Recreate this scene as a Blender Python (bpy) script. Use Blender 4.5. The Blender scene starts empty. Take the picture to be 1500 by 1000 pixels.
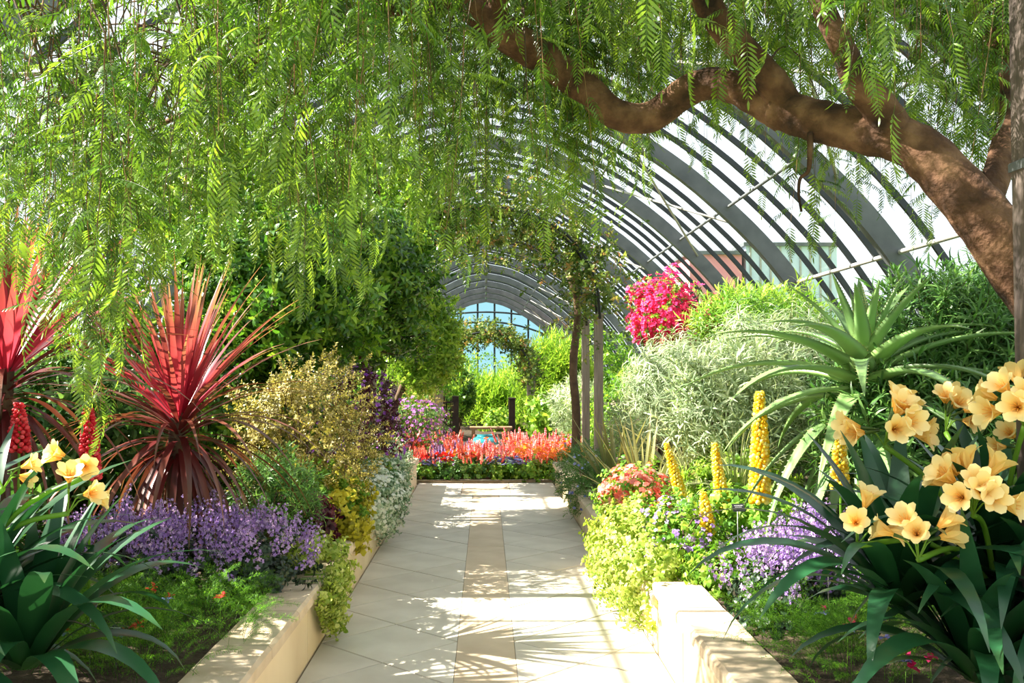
import bpy, math, random
import numpy as np
from mathutils import Vector, Matrix
rng = np.random.default_rng(7)
random.seed(7)
S = bpy.context.scene
C = S.collection
PI = math.pi
F, CAMH = 1390.0, 1.6
# ------------------------------------------------------------------ camera, world, sun, exposure
YAW, PIT = math.atan(38/F), math.atan(46/F)
cam = bpy.data.objects.new('camera', bpy.data.cameras.new('camera')); C.objects.link(cam)
cam.location = (0, 0, CAMH); cam.rotation_euler = (PI/2+PIT, 0, -YAW)
cam.data.sensor_width = 36; cam.data.lens = 36*F/1500; cam.data.clip_start = .05; cam.data.clip_end = 600
S.camera = cam
S.view_settings.view_transform = 'Standard'; S.view_settings.look = 'None'
S.view_settings.gamma = 1; S.view_settings.use_curve_mapping = False
S.view_settings.exposure = 0.62
W = bpy.data.worlds.new('world'); S.world = W; W.use_nodes = True
wn = W.node_tree.nodes; bgn = wn['Background']
bgn.inputs[0].default_value = (.86, .93, 1, 1); bgn.inputs[1].default_value = 1.08
sd = bpy.data.lights.new('sun', 'SUN'); sd.energy = 17; sd.angle = .009; sd.color = (1, .93, .80)
sun = bpy.data.objects.new('sun', sd); C.objects.link(sun)
SUND = Vector((1, -.03, -.94)).normalized()
sun.rotation_euler = SUND.to_track_quat('-Z', 'Y').to_euler()
S.cycles.max_bounces = 6; S.cycles.transparent_max_bounces = 12

_R = Matrix.Rotation(-YAW, 3, 'Z') @ Matrix.Rotation(PI/2+PIT, 3, 'X')
def at(px, py, Y):                       # the point of the place seen at this pixel, Y metres down the house
    d = _R @ Vector(((px-750)/F, (500-py)/F, -1)); d *= Y/d.y
    return Vector((d.x, Y, CAMH+d.z))
# ------------------------------------------------------------------ helpers
def tag(o, label=None, cat=None, group=None, kind=None):
    if label: o['label'] = label
    if cat: o['category'] = cat
    if group: o['group'] = group
    if kind: o['kind'] = kind
    return o
def thing(name, label, cat, loc=(0, 0, 0), group=None, rz=0):
    o = bpy.data.objects.new(name, None); C.objects.link(o); o.location = loc; o.rotation_euler = (0, 0, rz)
    o.empty_display_size = .1
    return tag(o, label, cat, group)
def copy_thing(o, loc, rz=0, sc=1, label=None):
    r = o.copy(); C.objects.link(r); r.location = loc; r.rotation_euler = (0, 0, rz); r.scale = (sc,)*3
    if label: r['label'] = label
    for ch in list(o.children):
        c = ch.copy(); C.objects.link(c); c.parent = r
        for g in list(ch.children):
            d = g.copy(); C.objects.link(d); d.parent = c
    return r
def unit(v):
    v = np.asarray(v, float); return v/np.maximum(np.linalg.norm(v, axis=-1, keepdims=True), 1e-9)
class G:
    "collects vertices, triangles, quads and a tint per vertex"
    def __init__(s): s.v, s.t, s.q, s.c, s.n = [], [], [], [], 0
    def add(s, V, T=None, Q=None, c=.5):
        V = np.asarray(V, float).reshape(-1, 3)
        if T is not None and len(T): s.t.append(np.asarray(T, np.int64).reshape(-1, 3)+s.n)
        if Q is not None and len(Q): s.q.append(np.asarray(Q, np.int64).reshape(-1, 4)+s.n)
        s.v.append(V); s.c.append(np.broadcast_to(np.asarray(c, float), (len(V),)).copy()); s.n += len(V); return s
    def arr(s):
        V = np.concatenate(s.v) if s.v else np.zeros((0, 3)); c = np.concatenate(s.c) if s.c else np.zeros(0)
        T = np.concatenate(s.t) if s.t else np.zeros((0, 3), np.int64)
        Q = np.concatenate(s.q) if s.q else np.zeros((0, 4), np.int64)
        return V, T, Q, c
    def scatter(s, proto, M, t, dc=None, keep=.06):   # many copies of proto: matrices M (N,3,3), places t (N,3)
        V, T, Q, c = proto; N = len(t); n = len(V)
        VV = np.einsum('nij,kj->nki', M, V)+np.asarray(t)[:, None, :]
        off = (np.arange(N)*n)[:, None, None]
        TT = (T[None]+off).reshape(-1, 3) if len(T) else None
        QQ = (Q[None]+off).reshape(-1, 4) if len(Q) else None
        cc = np.broadcast_to(c, (N, n)).copy()
        if dc is not None: cc = np.where(cc > keep, np.clip(cc+np.asarray(dc)[:, None], .08, 1), cc)
        return s.add(VV, TT, QQ, cc.reshape(-1))
    def mesh(s, name, m, smooth=True, origin=(0, 0, 0)):
        V, T, Q, c = s.arr(); V = V-np.asarray(origin, float)
        me = bpy.data.meshes.new(name); me.vertices.add(len(V)); me.vertices.foreach_set('co', V.astype(np.float32).ravel())
        nl = 3*len(T)+4*len(Q); me.loops.add(nl); me.polygons.add(len(T)+len(Q))
        me.loops.foreach_set('vertex_index', np.concatenate([T.ravel(), Q.ravel()]).astype(np.int32))
        me.polygons.foreach_set('loop_start', np.concatenate([np.arange(len(T))*3, 3*len(T)+np.arange(len(Q))*4]).astype(np.int32))
        me.polygons.foreach_set('use_smooth', np.full(len(T)+len(Q), smooth))
        a = me.attributes.new('tint', 'FLOAT', 'POINT'); a.data.foreach_set('value', c.astype(np.float32))
        me.update(calc_edges=True); me.validate()
        if m is not None: me.materials.append(m)
        return me
    def build(s, name, m, parent=None, smooth=True, origin=None, kind=None):
        if origin is None: origin = tuple(parent.location) if parent else (0, 0, 0)
        return obj(name, s.mesh(name, m, smooth, origin), parent, kind)
def obj(name, me, parent=None, kind=None, loc=None):
    o = bpy.data.objects.new(name, me); C.objects.link(o)
    if parent: o.parent = parent
    if kind: o['kind'] = kind
    if loc is not None: o.location = loc
    return o
def frames(d, up=(0, 0, 1), roll=0.0):      # columns: side, along d, normal
    d = unit(d); up = np.broadcast_to(np.asarray(up, float), d.shape)
    x = np.cross(d, up); bad = np.linalg.norm(x, axis=1) < 1e-3; x[bad] = (1, 0, 0); x = unit(x); z = np.cross(x, d)
    r = np.broadcast_to(np.asarray(roll, float), (len(d),))[:, None]
    x2 = x*np.cos(r)+z*np.sin(r); z2 = -x*np.sin(r)+z*np.cos(r)
    return np.stack([x2, d, z2], axis=2)
def rdir(n, zlo=-1, zhi=1):
    z = rng.uniform(zlo, zhi, n); a = rng.uniform(0, 2*PI, n); r = np.sqrt(np.maximum(0, 1-z*z))
    return np.stack([r*np.cos(a), r*np.sin(a), z], 1)
# noise that is cheap and smooth
_ph = rng.uniform(0, 6.28, (8, 3)); _fr = rng.normal(0, 1, (8, 3))
def snoise(P, s=1.0):
    P = np.asarray(P, float)*s; r = 0
    for k in range(8): r = r+np.sin((P*_fr[k]).sum(-1)*(1+.35*k)+_ph[k, 0])
    return r/8
def box(g, c, sx, sy, sz, c0=.5, rot=None, jit=0, bev=0):
    b = bev
    V = []; 
    for z in (-sz/2, sz/2-b, sz/2):
        ins = b if (b and z == sz/2) else 0
        for x, y in ((-1, -1), (1, -1), (1, 1), (-1, 1)): V.append((x*(sx/2-ins), y*(sy/2-ins), z))
    V = np.array(V, float)
    if jit: V += rng.normal(0, jit, V.shape)
    if rot is not None: V = V@np.array(rot).T
    Q = [(3, 2, 1, 0), (8, 9, 10, 11)]
    for l in (0, 4):
        for k in range(4): Q.append((l+k, l+(k+1) % 4, l+4+(k+1) % 4, l+4+k))
    if b == 0:
        V = V[[0, 1, 2, 3, 8, 9, 10, 11]]; Q = [(3, 2, 1, 0), (4, 5, 6, 7)]+[(k, (k+1) % 4, 4+(k+1) % 4, 4+k) for k in range(4)]
    return g.add(V+np.array(c), Q=Q, c=c0)
def rotz(a): return np.array([[math.cos(a), -math.sin(a), 0], [math.sin(a), math.cos(a), 0], [0, 0, 1]])
def smoothpath(P, k=6):
    P = np.asarray(P, float); out = []
    for i in range(len(P)-1):
        p0, p1, p2, p3 = P[max(i-1, 0)], P[i], P[i+1], P[min(i+2, len(P)-1)]
        for j in range(k):
            t = j/k
            out.append(.5*((2*p1)+(-p0+p2)*t+(2*p0-5*p1+4*p2-p3)*t*t+(-p0+3*p1-3*p2+p3)*t**3))
    out.append(P[-1]); return np.array(out)
def tube(g, P, r, n=6, c=.5, noise=0, ns=8, cap=True):
    P = np.asarray(P, float); m = len(P); r = np.broadcast_to(np.asarray(r, float), (m,))
    d = np.gradient(P, axis=0); d = unit(d)
    x = np.cross(d[0], (0, 0, 1)); x = unit(x if np.linalg.norm(x) > 1e-3 else np.array([1., 0, 0]))
    X = []
    for i in range(m):
        x = unit(x-d[i]*np.dot(x, d[i])); X.append(x)
    X = np.array(X); Y = np.cross(d, X)
    a = np.arange(n)*2*PI/n
    D = X[:, None]*np.cos(a)[None, :, None]+Y[:, None]*np.sin(a)[None, :, None]
    rr = r[:, None, None]*np.ones((m, n, 1))
    V = P[:, None]+D*rr
    if noise: V = V+D*(rr*noise*snoise(V, ns)[..., None]+rr*noise*.6*snoise(V, ns*3.1)[..., None])
    i, j = np.meshgrid(np.arange(m-1), np.arange(n), indexing='ij')
    Q = np.stack([i*n+j, i*n+(j+1) % n, (i+1)*n+(j+1) % n, (i+1)*n+j], -1).reshape(-1, 4)
    V = V.reshape(-1, 3); T = []
    if cap:
        V = np.vstack([V, P[-1], P[0]])
        T = [(( m-1)*n+k, (m-1)*n+(k+1) % n, m*n) for k in range(n)]+[((k+1) % n, k, m*n+1) for k in range(n)]
    cc = np.repeat(np.broadcast_to(np.asarray(c, float), (m,)), n)
    if cap: cc = np.concatenate([cc, [cc[-1], cc[0]]])
    return g.add(V, T=T, Q=Q, c=cc)
def ball(n=8, m=5, s=(1, 1, 1), c=.5):
    V = [(0, 0, -1)]
    for i in range(1, m):
        t = -PI/2+PI*i/m
        for j in range(n): V.append((math.cos(t)*math.cos(2*PI*j/n), math.cos(t)*math.sin(2*PI*j/n), math.sin(t)))
    V.append((0, 0, 1)); T, Q = [], []
    for j in range(n):
        T.append((0, 1+(j+1) % n, 1+j)); e = 1+(m-2)*n; T.append((len(V)-1, e+j, e+(j+1) % n))
        for i in range(m-2):
            a = 1+i*n; Q.append((a+j, a+(j+1) % n, a+n+(j+1) % n, a+n+j))
    V = np.array(V)*np.array(s)
    return V, np.array(T), np.array(Q).reshape(-1, 4), np.full(len(V), c)
def lathe(g, prof, n=24, c=.5, center=(0, 0, 0)):
    prof = np.array(prof, float); a = np.arange(n)*2*PI/n; m = len(prof)
    V = np.stack([prof[:, 0, None]*np.cos(a), prof[:, 0, None]*np.sin(a), np.repeat(prof[:, 1, None], n, 1)], -1).reshape(-1, 3)+np.array(center)
    i, j = np.meshgrid(np.arange(m-1), np.arange(n), indexing='ij')
    Q = np.stack([i*n+j, i*n+(j+1) % n, (i+1)*n+(j+1) % n, (i+1)*n+j], -1).reshape(-1, 4)
    return g.add(V, Q=Q, c=c)
# ---- leaf shapes: all lie along +Y, width along X, face +Z
def leaf(L=.08, Wd=.03, bend=.2, fold=.15, c=.5, pos=(.3, .7), w2=.75):
    V = [(0, 0, 0), (-Wd/2, L*pos[0], fold*Wd), (Wd/2, L*pos[0], fold*Wd), (-Wd/2*w2, L*pos[1], fold*Wd-bend*L*.35), (Wd/2*w2, L*pos[1], fold*Wd-bend*L*.35), (0, L, -bend*L)]
    return np.array(V), np.array([(0, 2, 1), (3, 4, 5)]), np.array([(1, 2, 4, 3)]), np.full(6, c)
def strap(L, Wd, e0, e1, n=10, ch=.25, prof=None, twist=0, kink=1.0, c0=.2, c1=.9, thick=0, side=0, mid=True):
    "a long blade that leaves the stem at elevation e0 and ends at e1 (radians)"
    t = np.linspace(0, 1, n+1); e = e0+(e1-e0)*t**kink
    ds = L/n; y = np.concatenate([[0], np.cumsum(np.cos(e[:-1])*ds)]); z = np.concatenate([[0], np.cumsum(np.sin(e[:-1])*ds)])
    w = Wd/2*(prof(t) if prof else np.minimum(1, (1-t)*2.2+.02)*np.minimum(1, .45+t*2.2))
    up = np.stack([np.zeros(n+1), -np.sin(e), np.cos(e)], 1); ctr = np.stack([side*L*t**2, y, z], 1)
    tw = twist*t; sx = np.stack([np.cos(tw), np.zeros(n+1), np.zeros(n+1)], 1)+up*np.sin(tw)[:, None]
    upn = up*np.cos(tw)[:, None]-np.stack([np.sin(tw), 0*tw, 0*tw], 1)
    if thick:
        ring = [(-1, ch), (-.6, ch*.25), (0, 0), (.6, ch*.25), (1, ch), (.55, -thick), (0, -thick*1.4), (-.55, -thick)]
        V = np.stack([ctr+sx*(w*a)[:, None]+upn*(w*b)[:, None] for a, b in ring], 1)
        m = len(ring)
    else:
        ring = [(-1, ch), (0, 0), (1, ch)] if mid else [(-1, 0), (1, 0)]; m = len(ring)
        V = np.stack([ctr+sx*(w*a)[:, None]+upn*(w*b)[:, None] for a, b in ring], 1)
    i, j = np.meshgrid(np.arange(n), np.arange(m if thick else m-1), indexing='ij')
    Q = np.stack([i*m+j, i*m+(j+1) % m, (i+1)*m+(j+1) % m, (i+1)*m+j], -1).reshape(-1, 4)
    c = np.repeat(c0+(c1-c0)*t, m).reshape(n+1, m)
    if mid and not thick: c[:, 1] = np.clip(c[:, 1]+.0, 0, 1)
    return V.reshape(-1, 3), np.zeros((0, 3), int), Q, c.reshape(-1)
# ------------------------------------------------------------------ materials
def new_mat(name):
    m = bpy.data.materials.new(name); m.use_nodes = True; nt = m.node_tree; nt.nodes.clear()
    return m, nt, nt.nodes, nt.links
def ramp(nt, stops, interp='LINEAR'):
    r = nt.nodes.new('ShaderNodeValToRGB'); el = r.color_ramp.elements; r.color_ramp.interpolation = interp
    while len(el) > 1: el.remove(el[-1])
    el[0].position = stops[0][0]; el[0].color = (*stops[0][1], 1)
    for p, c in stops[1:]:
        e = el.new(p); e.color = (*c, 1)
    return r
def leafmat(name, stops, trans=.4, rough=.45, spec=.4, ojit=.12, tboost=1.3, nscale=None):
    m, nt, N, L = new_mat(name)
    at_ = N.new('ShaderNodeAttribute'); at_.attribute_name = 'tint'
    oi = N.new('ShaderNodeObjectInfo')
    r = ramp(nt, stops); L.new(at_.outputs['Fac'], r.inputs[0])
    hsv = N.new('ShaderNodeHueSaturation')
    mr = N.new('ShaderNodeMapRange'); mr.inputs[3].default_value = 1-ojit; mr.inputs[4].default_value = 1+ojit
    L.new(oi.outputs['Random'], mr.inputs[0]); L.new(mr.outputs[0], hsv.inputs['Value']); L.new(r.outputs[0], hsv.inputs['Color'])
    col = hsv.outputs[0]
    if nscale:
        tc = N.new('ShaderNodeTexCoord'); no = N.new('ShaderNodeTexNoise'); no.inputs['Scale'].default_value = nscale
        L.new(tc.outputs['Object'], no.inputs['Vector'])
        mx = N.new('ShaderNodeMix'); mx.data_type = 'RGBA'; mx.blend_type = 'MULTIPLY'; mx.inputs[0].default_value = .5
        L.new(col, mx.inputs[6]); L.new(no.outputs[0], mx.inputs[7]); col = mx.outputs[2]
    p = N.new('ShaderNodeBsdfPrincipled'); p.inputs['Roughness'].default_value = rough; p.inputs['Specular IOR Level'].default_value = spec
    L.new(col, p.inputs['Base Color'])
    out = N.new('ShaderNodeOutputMaterial')
    if trans:
        tb = N.new('ShaderNodeBsdfTranslucent'); g = N.new('ShaderNodeMix'); g.data_type = 'RGBA'; g.blend_type = 'MULTIPLY'; g.inputs[0].default_value = 1
        g.inputs[7].default_value = (tboost, tboost*.98, tboost*.6, 1); L.new(col, g.inputs[6]); L.new(g.outputs[2], tb.inputs[0])
        ms = N.new('ShaderNodeMixShader'); ms.inputs[0].default_value = trans
        L.new(p.outputs[0], ms.inputs[1]); L.new(tb.outputs[0], ms.inputs[2]); L.new(ms.outputs[0], out.inputs[0])
    else: L.new(p.outputs[0], out.inputs[0])
    return m
def solidmat(name, c1, c2, scale=6, rough=.7, bump=.2, metal=0, dist=.01, detail=6, stretch=(1, 1, 1), stops=None, spec=.3, ojit=0, bscale=None):
    m, nt, N, L = new_mat(name)
    tc = N.new('ShaderNodeTexCoord'); mp = N.new('ShaderNodeMapping'); mp.inputs['Scale'].default_value = stretch
    L.new(tc.outputs['Object'], mp.inputs[0])
    no = N.new('ShaderNodeTexNoise'); no.inputs['Scale'].default_value = scale; no.inputs['Detail'].default_value = detail
    L.new(mp.outputs[0], no.inputs['Vector'])
    r = ramp(nt, stops or [(.3, c1), (.7, c2)]); L.new(no.outputs[0], r.inputs[0]); col = r.outputs[0]
    if ojit:
        oi = N.new('ShaderNodeObjectInfo'); mr = N.new('ShaderNodeMapRange'); mr.inputs[3].default_value = 1-ojit; mr.inputs[4].default_value = 1+ojit
        hsv = N.new('ShaderNodeHueSaturation'); L.new(oi.outputs['Random'], mr.inputs[0]); L.new(mr.outputs[0], hsv.inputs['Value']); L.new(col, hsv.inputs['Color']); col = hsv.outputs[0]
    p = N.new('ShaderNodeBsdfPrincipled'); p.inputs['Roughness'].default_value = rough; p.inputs['Metallic'].default_value = metal; p.inputs['Specular IOR Level'].default_value = spec
    L.new(col, p.inputs['Base Color'])
    if bump:
        b = N.new('ShaderNodeBump'); b.inputs['Strength'].default_value = bump; b.inputs['Distance'].default_value = dist
        n2 = N.new('ShaderNodeTexNoise'); n2.inputs['Scale'].default_value = bscale or scale*4; n2.inputs['Detail'].default_value = 8
        L.new(mp.outputs[0], n2.inputs['Vector']); L.new(n2.outputs[0], b.inputs['Height']); L.new(b.outputs[0], p.inputs['Normal'])
    out = N.new('ShaderNodeOutputMaterial'); L.new(p.outputs[0], out.inputs[0])
    return m
def glassmat(name, tint, refl=.06):
    m, nt, N, L = new_mat(name)
    t = N.new('ShaderNodeBsdfTransparent'); t.inputs[0].default_value = (*tint, 1)
    g = N.new('ShaderNodeBsdfGlossy'); g.inputs['Roughness'].default_value = .05
    lw = N.new('ShaderNodeLayerWeight'); pw = N.new('ShaderNodeMath'); pw.operation = 'POWER'; pw.inputs[1].default_value = 5
    mu = N.new('ShaderNodeMath'); mu.operation = 'MULTIPLY_ADD'; mu.inputs[1].default_value = .5; mu.inputs[2].default_value = .04
    L.new(lw.outputs['Facing'], pw.inputs[0]); L.new(pw.outputs[0], mu.inputs[0])
    ms = N.new('ShaderNodeMixShader'); L.new(mu.outputs[0], ms.inputs[0]); L.new(t.outputs[0], ms.inputs[1]); L.new(g.outputs[0], ms.inputs[2])
    out = N.new('ShaderNodeOutputMaterial'); L.new(ms.outputs[0], out.inputs[0]); return m
M = {}
M['stone'] = solidmat('pale_paving_stone', (.50, .45, .37), (.62, .57, .48), 3, .75, .12, dist=.004, ojit=.06, bscale=40)
M['stripstone'] = solidmat('tan_paving_stone', (.50, .39, .27), (.63, .51, .37), 3, .75, .12, dist=.004, ojit=.05, bscale=40)
M['joint'] = solidmat('paving_joint', (.10, .085, .07), (.16, .13, .11), 10, .9)
M['stucco'] = solidmat('planter_stucco', (.62, .48, .30), (.78, .64, .44), 1.6, .85, .15, dist=.004, stretch=(1, 1, .5), bscale=30)
M['coping'] = solidmat('coping_stone', (.50, .38, .25), (.70, .56, .41), 5, .85, .5, dist=.01, ojit=.06, bscale=30)
M['soil'] = solidmat('bed_soil', (.035, .022, .014), (.10, .07, .045), 14, .95, .9, dist=.03)
M['lawn'] = solidmat('outdoor_lawn', (.10, .18, .05), (.20, .30, .09), .5, .95, 0)
M['steel'] = solidmat('dark_painted_steel', (.012, .016, .018), (.03, .036, .04), 3, .4, 0, spec=.5)
M['greysteel'] = solidmat('grey_painted_steel', (.10, .11, .12), (.17, .18, .19), 3, .5, 0, spec=.4)
M['rod'] = solidmat('pale_steel_rod', (.35, .33, .30), (.50, .48, .44), 6, .5, 0)
M['glass'] = glassmat('roof_glass', (.95, .97, .97))
M['gableglass'] = glassmat('blue_green_gable_glass', (.32, .58, .62))
M['bark'] = solidmat('pepper_tree_bark', (.07, .035, .02), (.36, .20, .12), 9, .9, 1.0, dist=.02, stretch=(1, 1, 1), bscale=28,
                     stops=[(.3, (.022, .012, .008)), (.5, (.10, .048, .026)), (.72, (.25, .135, .075))])
M['twig'] = solidmat('twig_bark', (.07, .045, .03), (.16, .10, .06), 12, .9, .2)
M['wood'] = solidmat('weathered_post_wood', (.22, .18, .14), (.36, .30, .24), 9, .85, .5, stretch=(4, 4, .35), dist=.004)
M['darkwood'] = solidmat('dark_stained_wood', (.015, .010, .008), (.05, .03, .02), 8, .7, .2)
M['benchwood'] = solidmat('brown_bench_wood', (.30, .16, .08), (.45, .26, .15), 8, .7, .2)
M['urn'] = solidmat('turquoise_glaze', (.01, .16, .20), (.03, .33, .36), 4, .12, 0, spec=.8)
M['plate'] = solidmat('label_plate', (.03, .03, .035), (.06, .06, .07), 8, .35, 0, spec=.6)
M['metalstake'] = solidmat('label_stake', (.3, .3, .3), (.4, .4, .4), 8, .4, 0, metal=.8)
M['ink'] = solidmat('white_lettering', (.7, .7, .7), (.8, .8, .8), 8, .6, 0)
M['pinkwall'] = solidmat('pink_render', (.80, .30, .34), (.85, .36, .38), 2, .9, 0)
M['paleblue'] = solidmat('pale_blue_siding', (.55, .66, .78), (.66, .75, .84), 2, .9, 0)
BR = (.10, .055, .03)
M['pepper'] = leafmat('pepper_tree_leaves', [(0, (.22, .13, .06)), (.06, (.22, .13, .06)), (.08, (.010, .038, .006)), (.45, (.06, .135, .012)), (1, (.32, .44, .04))], .38, .34, .6, .38, 1.9)
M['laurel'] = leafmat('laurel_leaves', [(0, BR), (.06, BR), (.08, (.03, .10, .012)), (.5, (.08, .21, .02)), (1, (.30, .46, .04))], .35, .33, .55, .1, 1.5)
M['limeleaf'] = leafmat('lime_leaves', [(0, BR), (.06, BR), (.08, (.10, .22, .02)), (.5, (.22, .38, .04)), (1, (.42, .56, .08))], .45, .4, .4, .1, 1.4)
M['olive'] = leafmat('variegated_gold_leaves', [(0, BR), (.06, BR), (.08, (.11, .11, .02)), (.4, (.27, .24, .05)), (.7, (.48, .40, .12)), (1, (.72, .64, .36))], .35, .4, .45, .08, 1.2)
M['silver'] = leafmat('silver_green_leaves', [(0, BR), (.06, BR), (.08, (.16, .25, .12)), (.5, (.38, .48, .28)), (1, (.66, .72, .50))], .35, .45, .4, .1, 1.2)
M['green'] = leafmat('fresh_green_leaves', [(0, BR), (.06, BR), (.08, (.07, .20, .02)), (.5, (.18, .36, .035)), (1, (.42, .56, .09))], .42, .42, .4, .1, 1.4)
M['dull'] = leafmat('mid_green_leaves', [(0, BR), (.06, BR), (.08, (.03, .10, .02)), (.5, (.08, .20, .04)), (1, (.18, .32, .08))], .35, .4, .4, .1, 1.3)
M['yellowgreen'] = leafmat('yellow_green_trailing_leaves', [(0, (.2, .22, .05)), (.08, (.20, .32, .04)), (.5, (.42, .52, .09)), (1, (.72, .76, .30))], .42, .45, .35, .08, 1.2)
M['whitegreen'] = leafmat('white_edged_leaves', [(0, (.12, .2, .08)), (.08, (.13, .24, .12)), (.45, (.33, .46, .30)), (.7, (.60, .68, .52)), (1, (.85, .88, .78))], .3, .5, .3, .06, 1.1)
M['chart'] = leafmat('chartreuse_coleus_leaves', [(0, (.2, .12, .04)), (.08, (.24, .22, .02)), (.5, (.46, .42, .03)), (1, (.66, .60, .07))], .35, .5, .3, .12, 1.2)
M['burg'] = leafmat('burgundy_coleus_leaves', [(0, (.05, .01, .02)), (.08, (.03, .004, .012)), (1, (.14, .012, .04))], .3, .45, .4, .2, 1.2)
M['darkfol'] = leafmat('dark_purple_green_leaves', [(0, (.02, .02, .02)), (.08, (.015, .035, .02)), (1, (.05, .09, .05))], .2, .4, .5, .1, 1.2)
M['clivia'] = leafmat('clivia_leaves', [(0, (.05, .12, .02)), (.3, (.010, .055, .016)), (.8, (.016, .075, .03)), (1, (.06, .12, .03))], .16, .30, .6, .3, 1.5)
M['cordy'] = leafmat('red_cordyline_leaves', [(0, (.66, .04, .12)), (.3, (.50, .04, .10)), (.65, (.26, .06, .06)), (1, (.44, .26, .12))], .40, .24, .9, .45, 1.5)
M['cordydark'] = leafmat('bronze_cordyline_leaves', [(0, (.16, .01, .02)), (.4, (.12, .025, .024)), (1, (.24, .11, .05))], .25, .3, .6, .45, 1.5)
M['aloe'] = leafmat('aloe_leaves', [(0, (.34, .50, .12)), (.5, (.20, .36, .12)), (.9, (.20, .33, .10)), (1, (.36, .30, .12))], .12, .38, .5, .18, 1.3)
M['phorm'] = leafmat('striped_flax_leaves', [(0, (.10, .14, .05)), (.5, (.20, .22, .08)), (1, (.45, .38, .14))], .25, .4, .4, .4, 1.2)
M['agap'] = leafmat('agapanthus_leaves', [(0, (.30, .42, .12)), (.5, (.14, .32, .05)), (1, (.30, .48, .12))], .35, .35, .5, .15, 1.3)
M['grass'] = leafmat('pale_grass_blades', [(0, (.30, .36, .16)), (.5, (.46, .50, .26)), (1, (.72, .68, .44))], .4, .5, .3, .15, 1.1)
M['fern'] = leafmat('asparagus_fern_leaves', [(0, (.03, .09, .01)), (.08, (.035, .12, .008)), (.5, (.09, .27, .015)), (1, (.26, .48, .04))], .5, .5, .3, .1, 1.4)
def petal(name, a, b, c=None, tr=.35, rough=.5):
    return leafmat(name, [(0, (.08, .14, .03)), (.06, (.08, .14, .03)), (.08, a), (.55, b), (1, c or b)], tr, rough, .3, .08, 1.1)
M['lav'] = petal('lavender_petals', (.22, .10, .48), (.44, .27, .74), (.72, .56, .88))
M['purple'] = petal('purple_petals', (.16, .03, .36), (.34, .08, .58), (.55, .22, .75))
M['mauve'] = petal('mauve_petals', (.22, .05, .26), (.42, .14, .48), (.60, .28, .62))
M['magenta'] = petal('magenta_bracts', (.60, .01, .10), (.85, .03, .20), (.95, .10, .30))
M['peach'] = petal('apricot_petals', (.95, .42, .05), (.98, .64, .17), (1.0, .82, .42), .3)
M['lupy'] = petal('yellow_lupine_petals', (.88, .56, .01), (.97, .76, .05), (1, .90, .35), .3)
M['lupr'] = petal('red_lupine_petals', (.45, .01, .02), (.70, .02, .04), (.85, .12, .14), .25)
M['coral'] = petal('coral_petals', (.75, .07, .05), (.90, .18, .14), (.98, .42, .36))
M['pink'] = petal('pink_petals', (.80, .12, .18), (.92, .30, .36), (.96, .55, .58))
M['orange'] = petal('orange_petals', (.85, .10, .005), (.95, .24, .01), (1, .45, .05))
M['redp'] = petal('red_petals', (.40, .01, .02), (.62, .02, .03), (.80, .07, .05))
M['blue'] = petal('blue_petals', (.10, .10, .50), (.25, .28, .75), (.5, .5, .9))
M['white'] = petal('white_petals', (.7, .72, .66), (.85, .86, .80), (.95, .95, .92))
M['rose'] = leafmat('climbing_rose_leaves', [(0, (.16, .09, .05)), (.06, (.16, .09, .05)), (.08, (.06, .12, .02)), (.5, (.14, .22, .04)), (.8, (.30, .34, .08)), (1, (.55, .26, .12))], .4, .45, .35, .1, 1.2)
# ------------------------------------------------------------------ the setting: ground, path, planters
PW = .976                               # half width of the path
def gz(x, y):
    if abs(x) < 1.2 or y > 13.8: return .04 if y > 13.8 else .34
    return .34+.09*min(abs(x)-1.2, 3.5)
g = G(); box(g, (0, 27, -.25), 400, 400, .2)
tag(g.build('ground', M['lawn']), 'green lawn outside the glasshouse', kind='structure')
g = G(); box(g, (0, 4.6, -.06), 2*PW+.1, 18.6, .08)
floor = tag(g.build('floor', M['joint'], smooth=False), 'pale stone path between the planting beds', kind='structure')
def clip(poly, x0, x1, y0, y1):
    for ax, v, s in ((0, x0, 1), (0, x1, -1), (1, y0, 1), (1, y1, -1)):
        out = []
        for i in range(len(poly)):
            a, b = poly[i-1], poly[i]; da, db = s*(a[ax]-v), s*(b[ax]-v)
            if (da >= 0) != (db >= 0):
                t = da/(da-db); out.append((a[0]+(b[0]-a[0])*t, a[1]+(b[1]-a[1])*t))
            if db >= 0: out.append(b)
        poly = out
        if len(poly) < 3: return []
    return poly
def slab(name, poly, m, parent, top=0, th=.03, gap=.0055):
    P = np.array(poly); c = P.mean(0); d = P-c; n = len(P)
    ar = .5*abs(sum(P[i-1][0]*P[i][1]-P[i][0]*P[i-1][1] for i in range(n)))
    if ar < .004: return
    k = 1-gap/np.maximum(np.linalg.norm(d, axis=1), .05)[:, None]*1.3
    d = d*k; h = top+rng.uniform(-.0008, .0008)
    bev = 1-.004/np.maximum(np.linalg.norm(d, axis=1), .05)[:, None]
    V = [(x, y, h-th-0) for x, y in d]+[(x, y, h-.003) for x, y in d]+[(x, y, h) for x, y in d*bev]
    me = bpy.data.meshes.new(name)
    F_ = [tuple(range(2*n, 3*n))]+[(k*n+i, k*n+(i+1) % n, (k+1)*n+(i+1) % n, (k+1)*n+i) for k in (0, 1) for i in range(n)]
    me.from_pydata(V, [], F_); me.materials.append(m); me.update()
    o = obj(name, me, parent); pl = parent.location; o.location = (c[0]-pl[0], c[1]-pl[1], -pl[2]); return o
ST = .168; DD = .804; Y0, Y1 = 1.2, 12.56
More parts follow.
